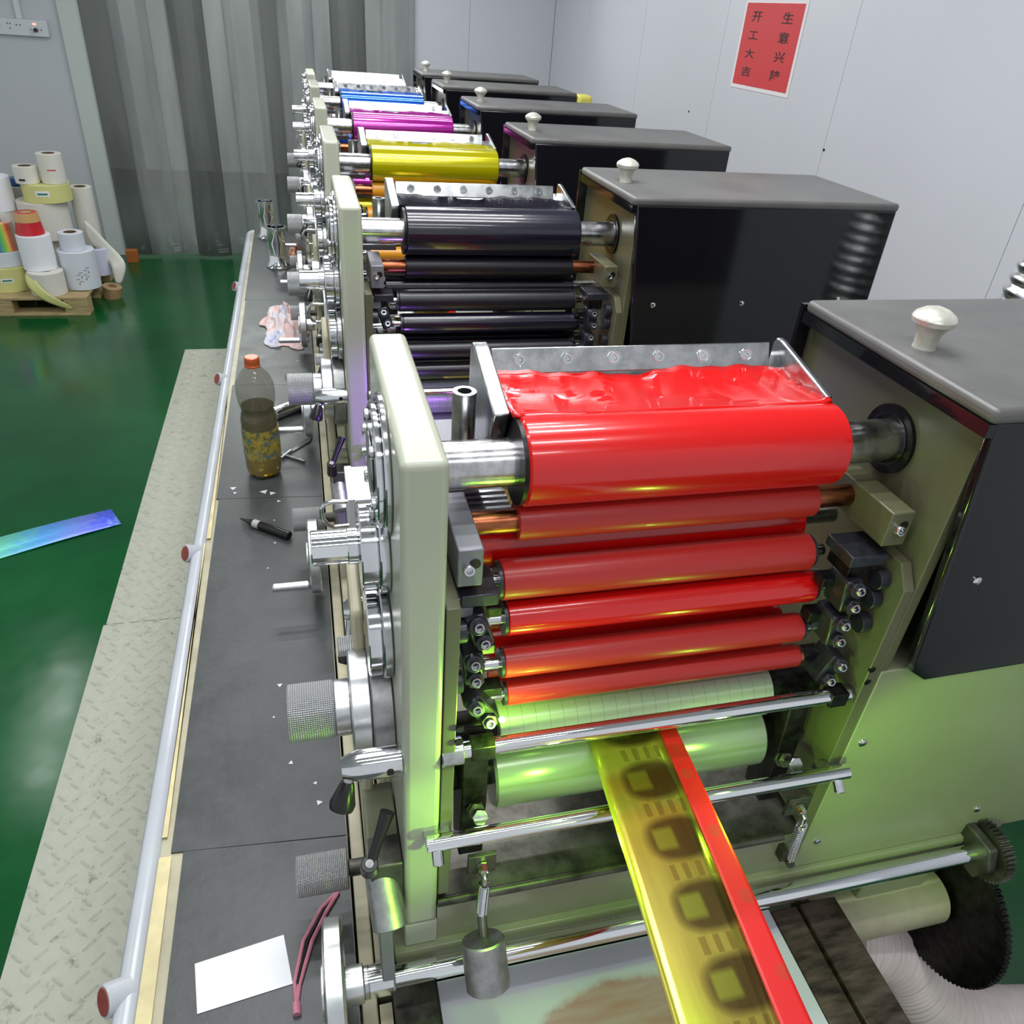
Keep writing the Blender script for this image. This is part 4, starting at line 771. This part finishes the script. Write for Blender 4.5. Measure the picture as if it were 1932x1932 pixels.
# ================================================================ pallet and rolls of label stock
pa = thing('pallet', 'pale wooden pallet on the green floor under the label rolls', 'pallet', (-1.75, 5.35, 0))
PT = 0.108
for q in range(6): MB().box(-2.30, -1.285, 4.965 + q * 0.135, 5.075 + q * 0.135, PT - 0.016, PT).build('deck_board', 'pallet_wood', pa, bevel=0.002)
for x0 in (-2.3, -1.82, -1.415):
    for y0 in (4.962, 5.28, 5.62):
        for q in range(5): MB().box(x0, x0 + (0.13 if x0 > -2 else .12), y0, y0 + 0.10, 0.016 + q * 0.0152, 0.0298 + q * 0.0152).build('block_layer', 'pallet_wood', pa)
for y0 in (4.958, 5.28, 5.62): MB().box(-2.30, -1.285, y0, y0 + 0.11, 0.0, 0.0155).build('bottom_board', 'pallet_wood', pa, bevel=0.002)
def roll(x, y, z0, z1, r, mat, label, core=0.036, r1=None, coremat='cardboard', lean=(0, 0)):
    t = thing('label_roll', label, 'paper roll', (x, y, z0), 'label rolls stacked on the pallet')
    r1 = r1 or r; d = Vector((lean[0], lean[1], 1)).normalized(); h = (z1 - z0)
    MB().lathe((x, y, z0), d, [(0, core), (0, r - 0.002), (0.002, r), (h - 0.002, r1), (h, r1 - 0.002), (h, core)], 40, closed=True).build('wound_paper', mat, t, org=(x, y, z0))
    MB().lathe((x, y, z0), d, [(0.001, core - 0.004), (0.001, core - 0.0002), (h - 0.0, core - 0.0002), (h - 0.0, core - 0.004)], 28, closed=True).build('core', coremat, t)
    return t
z = PT
rA = roll(-1.745, 5.19, PT, 0.245, 0.142, 'yellow_paper', 'wide yellow label roll at the front left of the pallet')
rB = roll(-1.735, 5.19, 0.246, 0.330, 0.112, 'cool_paper', 'white ring roll lying on the wide yellow front roll')
rC = roll(-1.735, 5.19, 0.331, 0.485, 0.100, 'rainbow_foil', 'rainbow striped holographic roll at the left edge', r1=0.088)
rD = roll(-1.500, 5.060, PT, 0.240, 0.095, 'off_white', 'white roll with a loose yellow tail at the front middle')
rE = roll(-1.530, 5.11, 0.241, 0.435, 0.089, 'white_paper', 'tall white roll under the red wrapped roll')
rF = roll(-1.540, 5.12, 0.436, 0.555, 0.074, 'red_film', 'small roll wrapped in red and tan film on a tall white roll', r1=0.058)
MB().lathe((-1.540, 5.12, 0.436), (0, 0, 1), [(0.070, 0.0672), (0.118, 0.0596)], 30).build('tan_wrap', 'tan_film', rF)
rG = roll(-1.345, 5.19, PT, 0.330, 0.102, 'cool_paper', 'white roll with handwriting at the front right of the pallet')
rH = roll(-1.352, 5.19, 0.331, 0.430, 0.069, 'cool_paper', 'narrow pale roll on the handwritten front right roll')
rI = roll(-1.290, 5.46, PT, 0.270, 0.072, 'lilac_paper', 'short lilac roll at the right side of the pallet')
rJ = roll(-1.350, 5.63, PT, 0.600, 0.066, 'off_white', 'tall slim off-white roll at the back right with a hanging tail')
rK = roll(-1.565, 5.50, PT, 0.330, 0.104, 'off_white', 'lowest white roll of the back stack, under the wide cream roll')
rL = roll(-1.545, 5.48, 0.331, 0.548, 0.138, 'off_white', 'wide cream roll carrying the flat yellow ring roll')
rM = roll(-1.500, 5.48, 0.549, 0.650, 0.132, 'yellow_paper', 'flat yellow ring roll with green mark high in the stack')
rN = roll(-1.440, 5.46, 0.651, 0.815, 0.068, 'off_white', 'topmost off-white roll with a red mark')
rO = roll(-1.578, 5.44, 0.651, 0.745, 0.066, 'off_white', 'small cream roll beside the topmost roll')
rP = roll(-1.775, 5.46, 0.490, 0.680, 0.091, 'white_paper', 'white roll on the left stack above a handwritten roll')
rQ = roll(-1.803, 5.46, PT, 0.489, 0.107, 'off_white', 'tall handwritten white roll at the left edge of the stack')
rR = roll(-1.700, 5.63, PT, 0.595, 0.058, 'grey_paper', 'slim grey roll in shadow between the two tall stacks')
o = MB().box(-1.74, -1.66, 5.60, 5.68, 0.596, 0.640).build('blue_wrapper', 'blue_film', org=(-1.7, 5.64, .596), bevel=0.006); tag(o, 'blue film wrapper on the grey roll at the back', 'wrapper')
def mark(parent, x, y, r, a_mid, z, w, h, mat, name='sticker', dr=0.0012, n=5):
    V = []; F = []
    for i in range(n + 1):
        a = a_mid + (i / n - 0.5) * w / r
        for zz in (z - h / 2, z + h / 2): V.append((x + (r + dr) * math.sin(a), y - (r + dr) * math.cos(a), zz))
    for i in range(n): F.append((2 * i, 2 * i + 2, 2 * i + 3, 2 * i + 1))
    return MB().add(V, F).build(name, mat, parent)
mark(rM, -1.500, 5.48, 0.132, 0.05, 0.605, 0.075, 0.032, 'white_paper'); mark(rM, -1.500, 5.48, 0.132, 0.05, 0.604, 0.055, 0.010, 'marker_green', 'green_mark', 0.002)
mark(rA, -1.745, 5.19, 0.142, 0.25, 0.180, 0.065, 0.025, 'white_paper'); mark(rA, -1.745, 5.19, 0.142, 0.25, 0.180, 0.05, 0.009, 'marker_green', 'green_mark', 0.002)
mark(rN, -1.440, 5.46, 0.068, 0.2, 0.73, 0.046, 0.006, 'marker_red', 'red_mark'); mark(rO, -1.578, 5.44, 0.066, -0.2, 0.675, 0.035, 0.012, 'marker_black', 'ink_mark')
for (rr_, x, y, r, a0, z0) in ((rG, -1.345, 5.19, 0.102, 0.15, 0.19), (rG, -1.345, 5.19, 0.102, 0.55, 0.215), (rQ, -1.803, 5.46, 0.107, 0.55, 0.36)):
    for q in range(6): mark(rr_, x, y, r, a0 + (0.10 if q % 2 else -0.06) + 0.04 * math.sin(q * 5), z0 + (q - 3) * 0.013, 0.020 if q % 3 else 0.004, 0.0025 if q % 3 else 0.012, 'marker_black', 'handwriting')
# hanging tails of paper
def tail(pts_, wv, mat, label, org):
    V = []; F = []
    for p, w in pts_: p = Vector(p); V += [p, p + Vector(w)]
    for i in range(len(pts_) - 1): F.append((2 * i, 2 * i + 1, 2 * i + 3, 2 * i + 2))
    o = MB().add(V, F).build('paper_tail', mat, org=org); s2 = o.modifiers.new('subdivision', 'SUBSURF'); s2.levels = 2; s2.render_levels = 2; so = o.modifiers.new('thickness', 'SOLIDIFY'); so.thickness = 0.0008; tag(o, label, 'paper tail', 'loose ends of label stock')
tail([((-1.352, 5.50, 0.46), (0.02, -.02, -0.16)), ((-1.29, 5.48, 0.39), (0.0, -.02, -0.15)), ((-1.20, 5.44, 0.28), (-0.03, -.02, -0.10)), ((-1.115, 5.40, 0.20), (-0.09, -.02, -0.02)), ((-1.135, 5.38, 0.13), (-0.07, -.01, 0.01)), ((-1.175, 5.37, 0.05), (-0.03, 0, 0.015))], 0, 'off_white', 'white paper tail drooping from the back right roll to the floor', (-1.2, 5.44, 0.05))
tail([((-1.600, 5.075, 0.238), (0.055, -0.01, 0.006)), ((-1.600, 5.00, 0.225), (0.06, -0.03, 0.0)), ((-1.585, 4.965, 0.16), (0.07, -.01, 0.008)), ((-1.52, 4.945, 0.095), (0.06, -.01, 0.03)), ((-1.43, 4.945, 0.055), (0.03, -.01, 0.03)), ((-1.37, 4.945, 0.040), (0.005, -.005, 0.015))], 0, 'yellow_paper', 'yellow paper tail hanging over the front edge of the pallet', (-1.5, 4.96, 0.04))
o = MB().lathe((-1.222, 5.30, 0.0), (0.2, -0.1, 1), [(0, 0.020), (0, 0.052), (0.075, 0.056), (0.078, 0.024)], 24, closed=True).build('kraft_core', 'kraft', org=(-1.222, 5.30, 0)); tag(o, 'crumpled brown kraft core on the floor right of the pallet', 'core')
o = MB().box(-1.255, -1.18, 6.08, 6.14, 0.0, 0.085).build('orange_box', 'orange_card', org=(-1.22, 6.11, 0), bevel=0.003); tag(o, 'small orange carton on the floor at the foot of the curtain', 'box')

for o in list(SC.objects):
    if '_w' in o: del o['_w']
